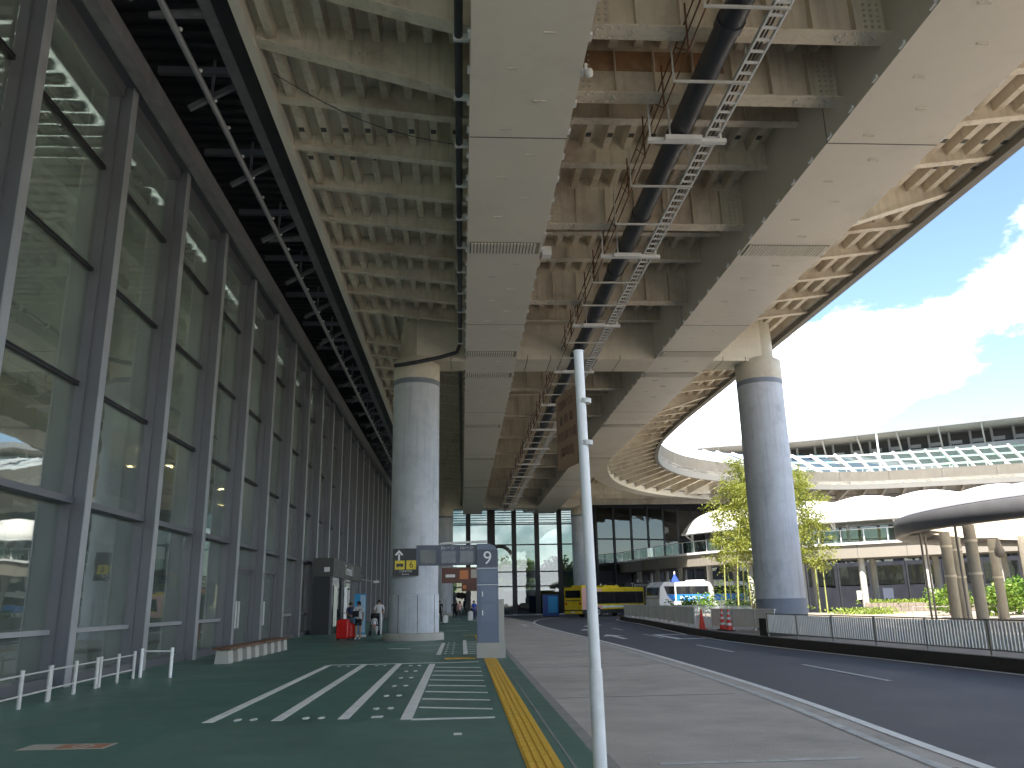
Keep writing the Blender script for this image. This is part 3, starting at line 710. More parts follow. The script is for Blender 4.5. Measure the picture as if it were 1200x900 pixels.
# upper floor edge with lattice balustrade, partitions below
MB().box(-29.5, -12.2, Y0-1.5, Y1-.2, 4.0, 4.75).build('upper_floor', 'inner_white', term)
MB().box(-12.2, -12.05, Y0-1.5, Y1-.2, 3.7, 5.35).build('floor_edge', 'inner_white', term)
lat = MB()
for i in range(17): lat.box(-12.16, -12.12, .04+i*.25, .12+i*.25, 5.35, 6.55)
for j in range(6): lat.box(-12.17, -12.11, 0, DY, 5.36+.22*j, 5.43+.22*j)
latm = lat.mesh('lattice_panel', 'lattice')
for y in ys[:16]: obj('lattice_panel', latm, term, (0, y, 0))
pan = MB().box(-12.2, -12.06, .03, 1.35, .02, 3.69).mesh('wall_panel', 'inner_wall')
for i in range(60): 
    if i % 11 not in (7, 8): obj('wall_panel', pan, term, (0, Y0+1.383*i, 0))
icol = MB().lathe([(.95, .01), (.95, 13.6)], n=28).mesh('hall_column', 'inner_white')
for y in (12.5, 23.4, 34.3, 45.2, 56.1, 67, 78, 89): obj('hall_column', icol, term, (-11.0, y, 0))
slat = MB().box(-29, -9.3, -.09, .09, 13.55, 13.75).mesh('ceiling_slat', 'inner_ceiling')
for i in range(150): obj('ceiling_slat', slat, term, (0, Y0+.55*i, 0))
MB().box(-29.5, -19, Y0-1.5, Y1-.2, 14.1, 14.2).build('ceiling', 'inner_dark', term)
MB().box(-20.2, -20, Y0-1.5, Y1-.2, 4.75, 13.5).build('upper_hall_wall', 'inner_wall', term)
dl = MB().lathe([(.16, -.02), (.16, .0)], n=12).mesh('downlight', 'downlight')
MB().box(-19.9, -13.5, Y0-1.5, Y1-.2, 8.3, 8.5).build('gallery_ceiling', 'inner_wall', term)
for i in range(16):
    for x in (-14.2, -16.4): obj('downlight', dl, term, (x, Y0+2+4.1*i, 8.27))
# signs inside the lobby
for x, y, lab, mm, body in ((-10.2, 30.2, 'yellow sign board with a small black pictogram inside the glass lobby', 'sign_yellow', '3'), ):
    s_ = thing('lobby_sign', lab, 'sign', (x, y, 2.3)); MB().box(-.5, .5, -.03, .03, 0, .45).build('board', mm, s_); MB().box(-.42, -.1, -.045, -.03, .08, .36).build('pictogram', 'sign_black', s_); MB().tube((-.4, 0, .45), (-.4, 0, 1.7), .015, n=6).build('hanger', 'frame', s_); MB().tube((.4, 0, .45), (.4, 0, 1.7), .015, n=6).build('hanger', 'frame', s_)
s_ = thing('counter', 'yellow reception counter inside the glass lobby', 'counter', (-10.2, 33.6, .012)); MB().box(-.6, .6, -.9, .9, 0, 1.0).build('body', 'sign_yellow', s_); MB().box(-.65, .65, -.95, .95, 1.0, 1.06).build('top', 'sign_white', s_)

# entrance vestibule
vb = thing('entrance_vestibule', 'grey boxed entrance porch with lettered fascia projecting from the glass front', 'entrance')
VX, VY0, VY1, VZ = -7.0, 46.0, 58.6, 4.05
MB().box(FX+.6, VX, VY0, VY1, VZ-1.0, VZ).build('fascia', 'fascia_grey', vb)
for y in (VY0+.05, VY0+4.1, VY0+8.2, VY1-.17): MB().box(VX-.16, VX-.04, y, y+.12, 0, VZ-1.0).build('post', 'frame', vb)
for y in (VY0+.18, VY0+4.23, VY0+8.33): MB().box(VX-.11, VX-.09, y, y+3.86, .05, VZ-1.02).build('door_glass', 'dark_glass', vb)
MB().box(FX+.62, VX-.17, VY0+.04, VY0+.08, 0, VZ-1.0).build('side_wall', 'frame_dark', vb)
for i, y in enumerate((VY0+.9, VY0+5.0)): MB().box(VX-.07, VX-.05, y, y+1.2, .4, 2.6).build('door_poster', 'sign_white' if i else 'inner_wall', vb)
text('lettering', 'Terminal 1', .85, vb, (VX+.012, VY0+6.5, VZ-.5), (R(90), 0, R(90)), 'sign_white')
MB().box(VX-.5, VX-.2, VY0-.012, VY0-.004, VZ-.75, VZ-.5).build('notice', 'sign_white', vb)
arm = tag(MB().path([(FX+.5, 60, 3.4), (-7.3, 60, 3.3), (-6.2, 60, 3.1)], .02, 6).build('camera_arm', 'galv'), 'thin white camera arm reaching out beside the entrance porch', 'camera')
MB().box(-6.25, -5.9, 59.9, 60.1, 3.0, 3.16).build('housing', 'white_metal', arm)

# ------------------------------------------------------------------ glass end wall and terminal wing
endw = thing('hall_end_wall', 'tall dark framed glass end wall with daylight showing through it', 'building', (0, 106, 0))
EX = [-8.0+2.95*i for i in range(9)]
for i, x in enumerate(EX):
    big = i in (4,)
    MB().box(x-(.5 if big else .3), x+(.5 if big else .3), -.25, .25, 0, 13.4).build('mullion', 'frame_dark', endw)
    if i < len(EX)-1:
        zz = [0, 3.4, 5.2, 8.6, 11.2, 13.4]
        for a, c in zip(zz[:-1], zz[1:]): MB().box(x+.3, x+2.65, -.015, .015, a+.08, c-.08).build('pane', 'clear_glass', endw)
        for z in zz: MB().box(x+.3, x+2.65, -.1, .1, z-.08, z+.08).build('transom', 'frame_dark', endw)
        for k in range(6): MB().box(x+.25, x+2.7, .3, .36, 11.4+.32*k, 11.5+.32*k).build('blind_slat', 'frame_dark', endw)
MB().box(-8.2, 16, 2.5, 3.0, 0, 2.9).build('low_wall', 'inner_dark', endw)
MB().box(-8.2, 16, 5.5, 6.3, 4.6, 5.5).build('bridge_edge', 'frame_dark', endw)
MB().box(-8.3, 16, -1.0, .5, 13.41, 16).build('header', 'soffit_dark', endw)
arc = MB()
for i in range(14):
    a0, a1 = math.pi*i/14, math.pi*(i+1)/14
    for cx in (1.5, 5.2): arc.bar((cx+1.9*math.cos(a0), 7, 6.6+2.3*math.sin(a0)), (cx+1.9*math.cos(a1), 7, 6.6+2.3*math.sin(a1)), .15, .5)
arc.build('arched_roof', 'frame_dark', endw)

WING = smooth([(16.5,107),(26,110),(36,115),(46,117),(60,114),(74,105),(89,95),(107,84),(138,62)], 5)    # facade line under and above the road
WINGU = smooth([(10,131),(34,126.5),(42,123.5),(53,119.5),(66,110.5),(78,102),(95,91),(120,74)], 5)
wing = thing('terminal_wing', 'curved pale terminal wing with louvred clerestory and long overhanging roof', 'building')
MB().sweep([tuple(p) for p in offset(WING, .5)], [tuple(p) for p in WING], 0, 14.9).build('lower_wall', 'shaded_blue_wall', wing)
for p, t in along(WING, 2.6, 1.2):
    n_ = Vector((t.y, -t.x)); q = p+n_*.1
    MB().bar((*q, 0), (*q, 13.8), .22, .22).build('mullion', 'frame_dark', wing)
    if p.x < 75:
        for z0, z1 in ((.3, 3.6), (5.2, 9.2), (9.4, 13.4)):
            a = q+t*.2; c = q+t*2.4
            MB().add([(*a, z0), (*c, z0), (*c, z1), (*a, z1)], [(0,1,2,3)]).build('pane', 'dark_glass', wing)
def band(name, d0, d1, z0, z1, m): return MB().sweep([tuple(p) for p in offset(WINGU, d1)], [tuple(p) for p in offset(WINGU, d0)], z0, z1).build(name, m, wing)
band('upper_wall', -2.0, 0, 15.4, 21.3, 'roof_pale')
band('clerestory', 1.5, 2.0, 21.3, 23.7, 'frame_dark')
band('roof', -5.5, 12, 23.7, 24.25, 'roof_grey')
band('roof_edge', -5.7, -5.5, 23.55, 24.4, 'roof_pale')
band('roof_soffit', -5.4, 1.4, 23.5, 23.69, 'roof_mid_grey')
for i, (p, t) in enumerate(along(WINGU, 2.6, .6)):
    n_ = Vector((t.y, -t.x)); 
    if i % 2 == 0:
        a = p+n_*1.7; c = p+n_*5.2; MB().bar((*a, 21.3), (*c, 23.6), .2, .25).build('roof_strut', 'roof_pale', wing)
    if i < 48:
        a = p+n_*.4+t*.9; MB().bar((*a, 21.3), (*a, 23.6), .3, .12).build('louvre_post', 'roof_pale', wing)
        c = p+n_*.3; MB().bar((*(c+t*1.0), 22.0), (*(c+t*2.4), 22.0), .1, .5).build('louvre', 'roof_grey', wing)
for p, t in along(WINGU, 7.8, 2.0):
    n_ = Vector((t.y, -t.x)); q = p+n_*2.02; MB().bar((*q, 15.5), (*q, 21.3), .06, .06).build('panel_joint', 'roof_mid_grey', wing)
# sloping glazed canopy over the road in front of the wing
canopy = thing('glazed_canopy', 'long sloping glass canopy with white ribs above the curved road', 'canopy')
CAN = [p for p in PAR if p.y > 68]
e0, e1 = offset(CAN, 2.2), offset(CAN, 10.5)
for i, (p, t) in enumerate(along(CAN, 1.9, .4)):
    n_ = Vector((-t.y, t.x)); a = p+n_*2.2; c = p+n_*10.5
    MB().bar((*a, 16.5), (*c, 20.4), .25, .35).build('rib', 'white_metal', canopy)
    q = [Vector((*(p+n_*d), 16.6+(d-2.2)/8.3*3.9)) for d in (2.4, 10.3)]
    s0 = Vector((*t, 0))*.16; s1 = Vector((*t, 0))*1.74
    MB().add([q[0]+s0, q[0]+s1, q[1]+s1, q[1]+s0], [(0,1,2,3)]).build('pane', 'green_glass', canopy)
for d_, z in ((2.2, 16.4), (5.0, 17.65), (7.8, 18.95), (10.5, 20.25)):
    MB().sweep([tuple(p) for p in offset(CAN, d_+.2)], [tuple(p) for p in offset(CAN, d_)], z-.1, z+.12).build('purlin', 'white_metal', canopy)
for p, t in along(CAN, 9.5, 2.0):
    n_ = Vector((-t.y, t.x)); q = p+n_*4.0; MB().tube((*q, 15.25), (*q, 17.2), .15, n=8).build('post', 'white_metal', canopy)
gr = thing('guard_rail', 'grey tubular guard rail along the top of the curved concrete parapet', 'railing')
MB().path([(*p, 17.0) for p in offset(PAR, .18)], .05, 6).build('rail', 'galv', gr)
for p, t in along(PAR, 2.0, 1.0): MB().bar((*(p+Vector((-t.y, t.x))*.18), 16.5), (*(p+Vector((-t.y, t.x))*.18), 17.0), .06, .06).build('post', 'galv', gr)
ltb = thing('road_lamp', 'slender white street lamp standing on the curved parapet', 'street lamp', (52.5, 98.0, 16.5))
MB().tube((0,0,0), (0,0,7.0), .14, .09, 10).build('pole', 'white_metal', ltb); MB().bar((0,0,6.9), (-1.7,-.2,7.05), .16, .1).build('lamp_arm', 'white_metal', ltb)

# ------------------------------------------------------------------ curved walkway with membrane roof
WALK = smooth([(19.5,118),(21,106),(22.8,96),(26,86.5),(30.5,80.5),(36,75.5),(42.5,69.5),(50,63),(60,55.5),(75,45),(95,34)], 6)
walk = thing('raised_walkway', 'curved cream raised walkway on round pillars with glass balustrade', 'footbridge')
MB().sweep([tuple(p) for p in offset(WALK, 5.5)], [tuple(p) for p in offset(WALK, 0)], 4.9, 6.1).build('slab', 'slab_cream', walk)
MB().sweep([tuple(p) for p in offset(WALK, .3)], [tuple(p) for p in offset(WALK, -.18)], 6.1, 6.32).build('coping', 'white_metal', walk)
for p, t in along(WALK, 4.3, 1.0):
    n_ = Vector((t.y, -t.x)); q = p+n_*.004; MB().bar((*q, 4.9), (*q, 6.1), .03, .03).build('panel_joint', 'seam', walk)
for i, (p, t) in enumerate(along(WALK, 5.6, 3.4)):
    n_ = Vector((-t.y, t.x)); q = p+n_*1.0; MB().tube((*q, -.1), (*q, 4.9), .3, n=14).build('pillar', 'concrete_light', walk)
    q = p+n_*4.6; MB().tube((*q, -.1), (*q, 4.9), .3, n=14).build('pillar', 'concrete_light', walk)
for i, (p, t) in enumerate(along(WALK, 2.1, .7)):
    n_ = Vector((-t.y, t.x)); q = p+n_*.15
    MB().bar((*q, 6.32), (*q, 7.5), .07, .07).build('baluster', 'white_metal', walk)
    a = q+t*.08; c = q+t*2.02
    MB().add([(*a, 6.42), (*c, 6.42), (*c, 7.45), (*a, 7.45)], [(0,1,2,3)]).build('balustrade_pane', 'green_glass', walk)
MB().path([(*p, 7.52) for p in offset(WALK, .15)], .04, 6).build('handrail', 'white_metal', walk)
ROOF = [p for p in WALK if p.y < 90]
cover = thing('membrane_roof', 'white scalloped membrane vault roofing the raised walkway', 'canopy')
bay = 5.6; S = [0]
for a, c in zip(ROOF[:-1], ROOF[1:]): S.append(S[-1]+(c-a).length)
fine = [p for p, t in along(ROOF, .7)]; vs_, fs = [], []; NT = 12
for i, p in enumerate(fine):
    s_ = i*.7; a = fine[max(0, i-1)]; c = fine[min(len(fine)-1, i+1)]; t = (c-a).normalized(); n_ = Vector((-t.y, t.x))
    h = 2.0+.45*abs(math.sin(math.pi*s_/bay))
    for k in range(NT+1):
        u = -1+2*k/NT; q = p+n_*(2.7+3.3*u); vs_.append((*q, 8.35+h*(1-abs(u)**2.2)))
for i in range(len(fine)-1):
    for k in range(NT):
        o_ = i*(NT+1)+k; fs.append((o_, o_+1, o_+NT+2, o_+NT+1))
mo = MB().add(vs_, fs, True).build('membrane', 'membrane', cover); md = mo.modifiers.new('s', 'SOLIDIFY'); md.thickness = .04
MB().path([(*p, 8.3) for p in offset(fine, -.6)], .12, 8).build('edge_tube', 'white_metal', cover)
MB().path([(*p, 8.3) for p in offset(fine, 6.0)], .12, 8).build('edge_tube', 'white_metal', cover)
for p, t in along(ROOF, bay, .3):
    n_ = Vector((-t.y, t.x))
    for d_ in (.5, 4.9): q = p+n_*d_; MB().tube((*q, 6.1), (*q, 8.35), .17, n=10).build('post', 'white_metal', cover)
    prev = None
    q0 = p+n_*.5; MB().bar((*q0, 7.6), (*(q0-n_*1.0), 8.3), .09, .09).build('brace', 'white_metal', cover)
# lower building behind the walkway with doors and windows
low = thing('low_service_building', 'dark blue ground floor building with windows under the raised walkway', 'building')
LOW = offset([p for p in WALK if p.y < 88], 11.0)
MB().sweep([tuple(p) for p in offset(LOW, .4)], [tuple(p) for p in LOW], -.2, 4.88).build('wall', 'shaded_blue_wall', low)
for i, (p, t) in enumerate(along(LOW, 3.4, 1.0)):
    n_ = Vector((t.y, -t.x)); q = p+n_*.06; a = q; c = q+t*2.9
    MB().add([(*a, 2.6), (*c, 2.6), (*c, 4.5), (*a, 4.5)], [(0,1,2,3)]).build('window', 'dark_glass', low)
    MB().bar((*(a-t*.15), -.1), (*(a-t*.15), 4.8), .14, .14).build('mullion', 'frame_dark', low)
    if i in (3, 6):
        dd = MB().bar((*(q+t*1.2), 0), (*(q+t*1.2), 2.2), 1.0, .08, up=(*n_, 0)).build('door', 'sign_navy', low)
    if i in (2, 4, 7):
        MB().bar((*(q+t*1.9), 1.1), (*(q+t*1.9), 2.0), .8, .05, up=(*n_, 0)).build('notice_board', 'inner_wall', low)

# ------------------------------------------------------------------ round membrane canopy on the plaza
cc = Vector((32.8, 31.9)); CR = 22.0
rc = thing('round_canopy', 'large round fabric canopy with dark grey rim on steel pipe columns', 'canopy', (cc.x, cc.y, .1))
rc.scale = (.62, .62, .84)
n_ = 96
MB().lathe([(CR-.9, 5.5), (CR-.1, 5.55), (CR, 5.75), (CR-.05, 6.15), (CR-.3, 6.3), (CR-.95, 6.25)], n=n_).build('rim', 'rim_grey', rc) if False else None
rimb = MB(); prof = [(CR-1.6, 5.1), (CR-.25, 4.75), (CR, 4.85), (CR+.02, 5.6), (CR-.1, 5.72), (CR-1.6, 5.6)]
vs_ = []; fs = []
for r_, z in prof:
    for i in range(n_): t = 2*math.pi*i/n_; vs_.append((r_*math.cos(t), r_*math.sin(t), z))
m_ = len(prof)
for k in range(m_):
    for i in range(n_): fs.append((k*n_+i, k*n_+(i+1) % n_, ((k+1) % m_)*n_+(i+1) % n_, ((k+1) % m_)*n_+i))
rimb.add(vs_, fs, True).build('rim', 'rim_grey', rc)
ts = MB(); pv = [(r_*math.cos(2*math.pi*i/n_), r_*math.sin(2*math.pi*i/n_), z) for r_, z in ((CR-.02, 5.68), (CR-1.5, 6.25), (CR-2.6, 6.5)) for i in range(n_)]
ts.add(pv, [(k*n_+i, k*n_+(i+1) % n_, (k+1)*n_+(i+1) % n_, (k+1)*n_+i) for k in range(2) for i in range(n_)], True).build('top_sheet', 'rim_sunlit_top', rc)
mem = MB(); vs_ = []; fs = []; NR = 10
for k in range(NR+1):
    r_ = CR-1.5-(CR-4.5)*k/NR*1.0
    for i in range(n_):
        t = 2*math.pi*i/n_; vs_.append((r_*math.cos(t), r_*math.sin(t), 5.35-.5*math.sin(math.pi*k/NR)-.10*abs(math.sin(9*t))*(k > 0)))
for k in range(NR):
    for i in range(n_): fs.append((k*n_+i, k*n_+(i+1) % n_, (k+1)*n_+(i+1) % n_, (k+1)*n_+i))
mo = mem.add(vs_, fs, True).build('membrane', 'canopy_fabric', rc); md = mo.modifiers.new('s', 'SOLIDIFY'); md.thickness = .05
for i in range(18):
    t = 2*math.pi*(i+.62)/18
    for r_ in (18.6,):
        x, y = r_*math.cos(t), r_*math.sin(t)
        p_ = MB().lathe([(.38, 0), (.38, 5.4)], (x, y, 0), 18).build('column', 'canopy_post', rc)
        for z in (2.6, 4.2): MB().lathe([(.42, z), (.42, z+.12)], (x, y, 0), 18).build('collar', 'galv', p_)
    x, y = 13.5*math.cos(t+.17), 13.5*math.sin(t+.17)
    MB().lathe([(.3, 0), (.3, 5.0)], (x, y, 0), 14).build('column', 'white_metal', rc)
    MB().bar(((CR-3.4)*math.cos(t), (CR-3.4)*math.sin(t), 5.1), ((CR-.5)*math.cos(t), (CR-.5)*math.sin(t), 5.0), .15, .2).build('outrigger', 'rim_grey', rc)
    x, y = 20.4*math.cos(t+.09), 20.4*math.sin(t+.09)
    MB().tube((x, y, 0), (x, y, 5.1), .08, n=8).build('downpipe', 'steel_worn', rc)
lampc = thing('hanging_camera', 'dark dome camera hung on a bracket from a canopy column', 'camera', (22.0, 33.2, 3.45))
MB().bar((-.4,0,.3), (.4,0,.3), .06, .06).build('bracket', 'steel_worn', lampc); MB().lathe([(.05,-.5),(.18,-.42),(.2,-.2),(.12,0),(.05,.3)], (.4,0,0), 12).build('dome', 'steel_worn', lampc)

# ------------------------------------------------------------------ plants
def leaves(b, pts, size, rnd, droop=.0, long=2.2):
    for p in pts:
        d = Vector((rnd.gauss(0,1), rnd.gauss(0,1), rnd.gauss(0,.6)-droop)).normalized(); s = size*rnd.uniform(.6, 1.4)
        r = d.cross(Vector((rnd.gauss(0,1), rnd.gauss(0,1), rnd.gauss(0,1)))).normalized()*s*.5; e = Vector(p)+d*s*long; m_ = Vector(p)+d*s*long*.45
        b.add([p, m_-r, e, m_+r], [(0,1,2,3)])
def bamboo(x, y, h, seed, label):
    rnd = random.Random(seed); t = thing('bamboo', label, 'bamboo', (x, y, .1), 0, 'bamboo clump on the plaza')
    lx, ly = rnd.uniform(-1.3, 1.3), rnd.uniform(-.8, .8)
    P = lambda s: Vector((lx*s*s, ly*s*s, h*s))
    c = MB()
    for k in range(10): c.tube(P(k/10), P((k+1)/10), .07*(1-k/11), .075*(1-(k+1)/11), 6, cap=False)
    c.build('culm', 'culm', t)
    b = MB(); pts = []
    for k in range(46):
        s = rnd.uniform(.3, 1.02)**.85; o = P(min(s, 1)); a = rnd.uniform(0, 6.28); L_ = rnd.uniform(.6, 1.7)*(1.15-.8*abs(s-.55))
        dirv = Vector((math.cos(a), math.sin(a), rnd.uniform(.4, 1.1)))
        for q in range(46):
            u = rnd.random()**.7; p = o+dirv*L_*u; p.z -= u*u*.6; pts.append(p+Vector((rnd.gauss(0,.16), rnd.gauss(0,.16), rnd.gauss(0,.14))))
    leaves(b, pts, .075, rnd, .5, 3.2)
    stuff(b.build('foliage', 'bamboo_leaf', t))
rb = random.Random(3)
bl_ = [('tallest arching yellow green bamboo beside the thick column', 13.2), ('yellow green bamboo stem with feathery leaves in the plaza clump', 11.5)]
for i in range(22):
    fy = rb.uniform(64, 75); fx = fy*((.325+.006*i) if i < 13 else (.385+.0085*(i-13)))-.4+rb.uniform(-.4,.4); bamboo(fx, fy, rb.uniform(9.5, 12.8), 20+i, bl_[1][0])
def bush(name, x, y, z, rx, ry, rz_, n, size, m, label, cat, seed, group=None, stem=True):
    rnd = random.Random(seed); t = thing(name, label, cat, (x, y, z), 0, group); pts = []; lumps = [(rnd.uniform(-.6,.6)*rx, rnd.uniform(-.6,.6)*ry, rnd.uniform(.3,.75)*rz_, rnd.uniform(.35,.6)) for _ in range(7)]
    for i in range(n):
        lx, ly, lz, s = rnd.choice(lumps); d = Vector((rnd.gauss(0,1), rnd.gauss(0,1), rnd.gauss(0,1))).normalized()*rnd.random()**.33
        pts.append(Vector((lx+d.x*rx*s, ly+d.y*ry*s, max(.03, lz+d.z*rz_*s*.8))))
    b = MB(); leaves(b, pts, size, rnd, 0, 1.8); stuff(b.build('foliage', m, t))
    if stem:
        c = MB()
        for k in range(6): c.tube((rnd.uniform(-.15,.15), rnd.uniform(-.15,.15), 0), (rnd.uniform(-.5,.5)*rx, rnd.uniform(-.5,.5)*ry, rz_*.7), .04, .015, 5)
        c.build('stems', 'bark', t)
    return t
def tree(x, y, z, h, cr_, label, seed, m='tree_leaf', n=2600, group=None, size=.3):
    rnd = random.Random(seed); t = thing('tree', label, 'tree', (x, y, z), 0, group); c = MB(); th = h*.45
    c.tube((0,0,0), (rnd.uniform(-.2,.2), rnd.uniform(-.2,.2), th), .03*h, .018*h, 8)
    lumps = []
    for k in range(9):
        a = rnd.uniform(0, 6.28); q = Vector((math.cos(a)*cr_*rnd.uniform(.2,.7), math.sin(a)*cr_*rnd.uniform(.2,.7), h*rnd.uniform(.5,.88))); lumps.append((q, cr_*rnd.uniform(.3,.5)))
        c.tube((0,0,th*rnd.uniform(.6,1)), q, .012*h, .004*h, 5)
    c.build('trunk', 'bark', t); pts = []
    for i in range(n):
        q, r_ = rnd.choice(lumps); d = Vector((rnd.gauss(0,1), rnd.gauss(0,1), rnd.gauss(0,1))).normalized()*r_*rnd.random()**.4; pts.append(q+d)
    b = MB(); leaves(b, pts, size, rnd, 0, 1.6); stuff(b.build('crown', m, t))
# planters: low walls of stones with shrubs and grass
def planter(name, pts, width, h, label):
    t = thing(name, label, 'planter', (0, 0, .1)); P = smooth(pts, 5)
    sg = along(P, .62); rnd = random.Random(len(pts))
    for side, off in ((1, width/2), (-1, -width/2)):
        Q = along(offset(P, off), .62)
        for (a, ta), (c, tc_) in zip(Q[:-1], Q[1:]):
            for k in range(2):
                hh = h/2; z0 = k*hh; j = rnd.uniform(-.03, .03); sh = .31*k*0
                MB().bar((*(a+(c-a)*.02), z0+hh/2), (*(a+(c-a)*.97), z0+hh/2), .28+j, hh*.96).build('stone', 'stone_wall', t)
    MB().sweep([tuple(p) for p in offset(P, width/2-.1)], [tuple(p) for p in offset(P, -width/2+.1)], 0, h-.08).build('soil', 'earth', t)
    return P
P1 = planter('stone_planter', [(38,76.3),(43,71.8),(49,66.5),(56,61.5)], 2.6, .75, 'long low stone planter of pale shrubs in front of the dark building')
def grassy(name, P, width, z, n, m, label, seed, size=.1, hgt=.35):
    rnd = random.Random(seed); b = MB(); pts = []
    for i in range(n):
        k = rnd.uniform(0, len(P)-1.001); a, c = P[int(k)], P[int(k)+1]; p = a+(c-a)*(k % 1)+Vector((rnd.gauss(0, width/4), rnd.gauss(0, width/4)))
        pts.append(Vector((p.x, p.y, z+rnd.random()**1.5*hgt)))
    leaves(b, pts, size, rnd, -.8, 1.8); o = b.build(name, m); tag(o, label, 'plants', kind='stuff')
grassy('ground_cover', P1, 2.4, .75, 5000, 'grass_leaf', 'pale green ground cover filling the long stone planter', 5)
P2 = planter('stone_planter', [(22,68),(25,69.5),(28.5,69)], 2.2, .55, 'short stone planter at the foot of the bamboo')
grassy('ground_cover', P2, 2.2, .55, 1500, 'grass_leaf', 'bright grass in the short planter under the bamboo', 6)
P3 = [Vector((29.6, 65)), Vector((31.5, 63.5)), Vector((33.5, 63.8))]
grassy('grass_patch', P3, 1.8, .1, 900, 'grass_leaf', 'patch of long grass beside the plaza edge near the column', 8, .1, .45)
for i, (x, y, s, m, lab) in enumerate(((17.8, 68, 1.0, 'shrub_leaf', 'leafy green shrub next to the white island fence'), (19.8, 69, 1.2, 'shrub_leaf', 'round green shrub between island fence and bamboo'), (22.0, 66, .9, 'dark_leaf', 'small dark shrub in front of the bamboo'), (23.6, 67, 2.4, 'tree_leaf', 'tall bright green shrub among the bamboo stems'))):
    bush('shrub', x, y, .1, 1.3*s, 1.1*s, 1.5*s, 700, .13, m, lab, 'shrub', 40+i)
hx = [(35.5,53),(37.5,54.5),(39.6,53),(41.8,52.6),(44.2,50),(46.5,48),(33.6,56)]
for i, (x, y) in enumerate(hx): bush('hedge', x, y, .1, 1.7, 1.7, 2.1+.4*(i % 3), 1500, .13, 'shrub_leaf' if i % 2 else 'tree_leaf', 'bushy green hedge plant beyond the round fabric canopy', 'hedge', 60+i, 'hedge beyond the round canopy')
for i, (x, y, h) in enumerate(((45.5,57.5,5.2),(50,54,5.6),(54.5,50.5,5.4))): tree(x, y, .1, h, 2.6, 'sunlit green tree standing behind the canopy hedge', 80+i, group='trees behind the canopy', n=2200)
for i in range(11):
    x = -16+5.2*i+random.uniform(-1,1); tree(x, 132+random.uniform(0,22), -.2, random.uniform(6,9.5), 4.0, 'green tree seen through the glass end wall', 100+i, group='trees beyond the end wall', n=1200, size=.42)
fbld = thing('far_building', 'pale low building seen through the glass end wall', 'building', (-2, 190, -.2))
MB().box(-40, 40, 0, 12, 0, 9).build('wall', 'roof_pale', fbld); MB().box(-41, 41, -.8, 13, 9, 9.6).build('roof', 'roof_grey', fbld)
for i in range(16): MB().box(-38+4.8*i, -34.8+4.8*i, -.06, -.01, 4.6, 7.0).build('window', 'dark_glass', fbld)

# ------------------------------------------------------------------ fences
def picket_fence(path, label, h, post_m, pick_m, rail_m, base, step=.13, pw=.04, post_step=2.0, bottom=.12, name='roadside_railing'):
    t = thing(name, label, 'fence'); A = along(path, post_step)
    for p, tg in A: MB().bar((*p, base), (*p, base+h), .05, .05).build('post', post_m, t)
    L_ = sum((c-a).length for a, c in zip(path[:-1], path[1:]))
    for z in (base+bottom, base+h-.02): MB().path([(*p, z) for p in path], .02, 6).build('rail', rail_m, t)
    pk = MB().box(-pw/2, pw/2, -.012, .012, bottom+.02, h-.05).mesh('picket', pick_m)
    for p, tg in along(path, step, step/2):
        obj('picket', pk, t, (*p, base), (0, 0, math.atan2(tg.y, tg.x)))
    return t
FP = [p+Vector((.35, 0)) for p in KERB if 7 < p.y < 31.2]
picket_fence(FP, 'long grey picket railing with dark posts along the kerb of the road', .82, 'fence_post', 'picket', 'fence_post', .14, .12, .075, 2.35)
# white panel fence on the island
def panel_fence(path, label, h, base, name='island_fence'):
    t = thing(name, label, 'fence'); A = along(path, 1.9)
    for (a, ta), (c, tc_) in zip(A[:-1], A[1:]):
        d = c-a
        MB().bar((*a, base), (*a, base+h+.04), .07, .07).build('post', 'galv', t)
        MB().bar((*(a+d*.03), base+h*.5+.06), (*(c-d*.03), base+h*.5+.06), .03, h*.82).build('panel', 'fence_white', t)
    MB().path([(*p, base+h) for p, _ in A], .04, 6).build('rail', 'fence_white', t)
    return t
panel_fence([p+Vector((.45, 0)) for p in KERB if 41.5 < p.y < 77.5], 'white panelled fence curving round the tip of the traffic island', .95, .14)
picket_fence(smooth([(14.8,76),(16.5,70),(18,60),(18.3,52)], 5), 'pale open railing behind the white island fence', .95, 'galv', 'fence_white', 'galv', .1, .18, .03, 2.2, name='island_railing')
panel_fence([Vector((12.1, 40.2)), Vector((13.0, 36.0)), Vector((13.15, 34.2))], 'short white panel fence beside the orange traffic cones', .9, .12, 'short_fence')
picket_fence([Vector((26.2, 47.5)), Vector((28.6, 46.6)), Vector((30.8, 46.4))], 'low dark barrier rail standing by the canopy columns', .75, 'fence_post', 'fence_post', 'fence_post', .1, 2.3, .03, 2.3, name='plaza_barrier')
# traffic cones
def cone(x, y, label, striped):
    t = thing('traffic_cone', label, 'traffic cone', (x, y, .1), 0)
    MB().box(-.2, .2, -.2, .2, 0, .05).build('base', 'rubber' if striped else 'cone_red', t)
    MB().lathe([(.15, .05), (.035, .92), (.02, .94)], n=14).build('body', 'cone_red', t)
    if striped:
        for z in (.25, .5, .72): r_ = .15-.115*(z-.05)/.87; MB().lathe([(r_+.004, z), (r_-.012, z+.1)], n=14).build('stripe', 'white_metal', t)
cone(11.5, 39.9, 'plain red traffic cone at the end of the white island fence', False)
cone(12.0, 38.3, 'red and white striped cone standing behind another striped cone', True)
cone(11.95, 37.2, 'red and white striped cone next to the short white fence', True)

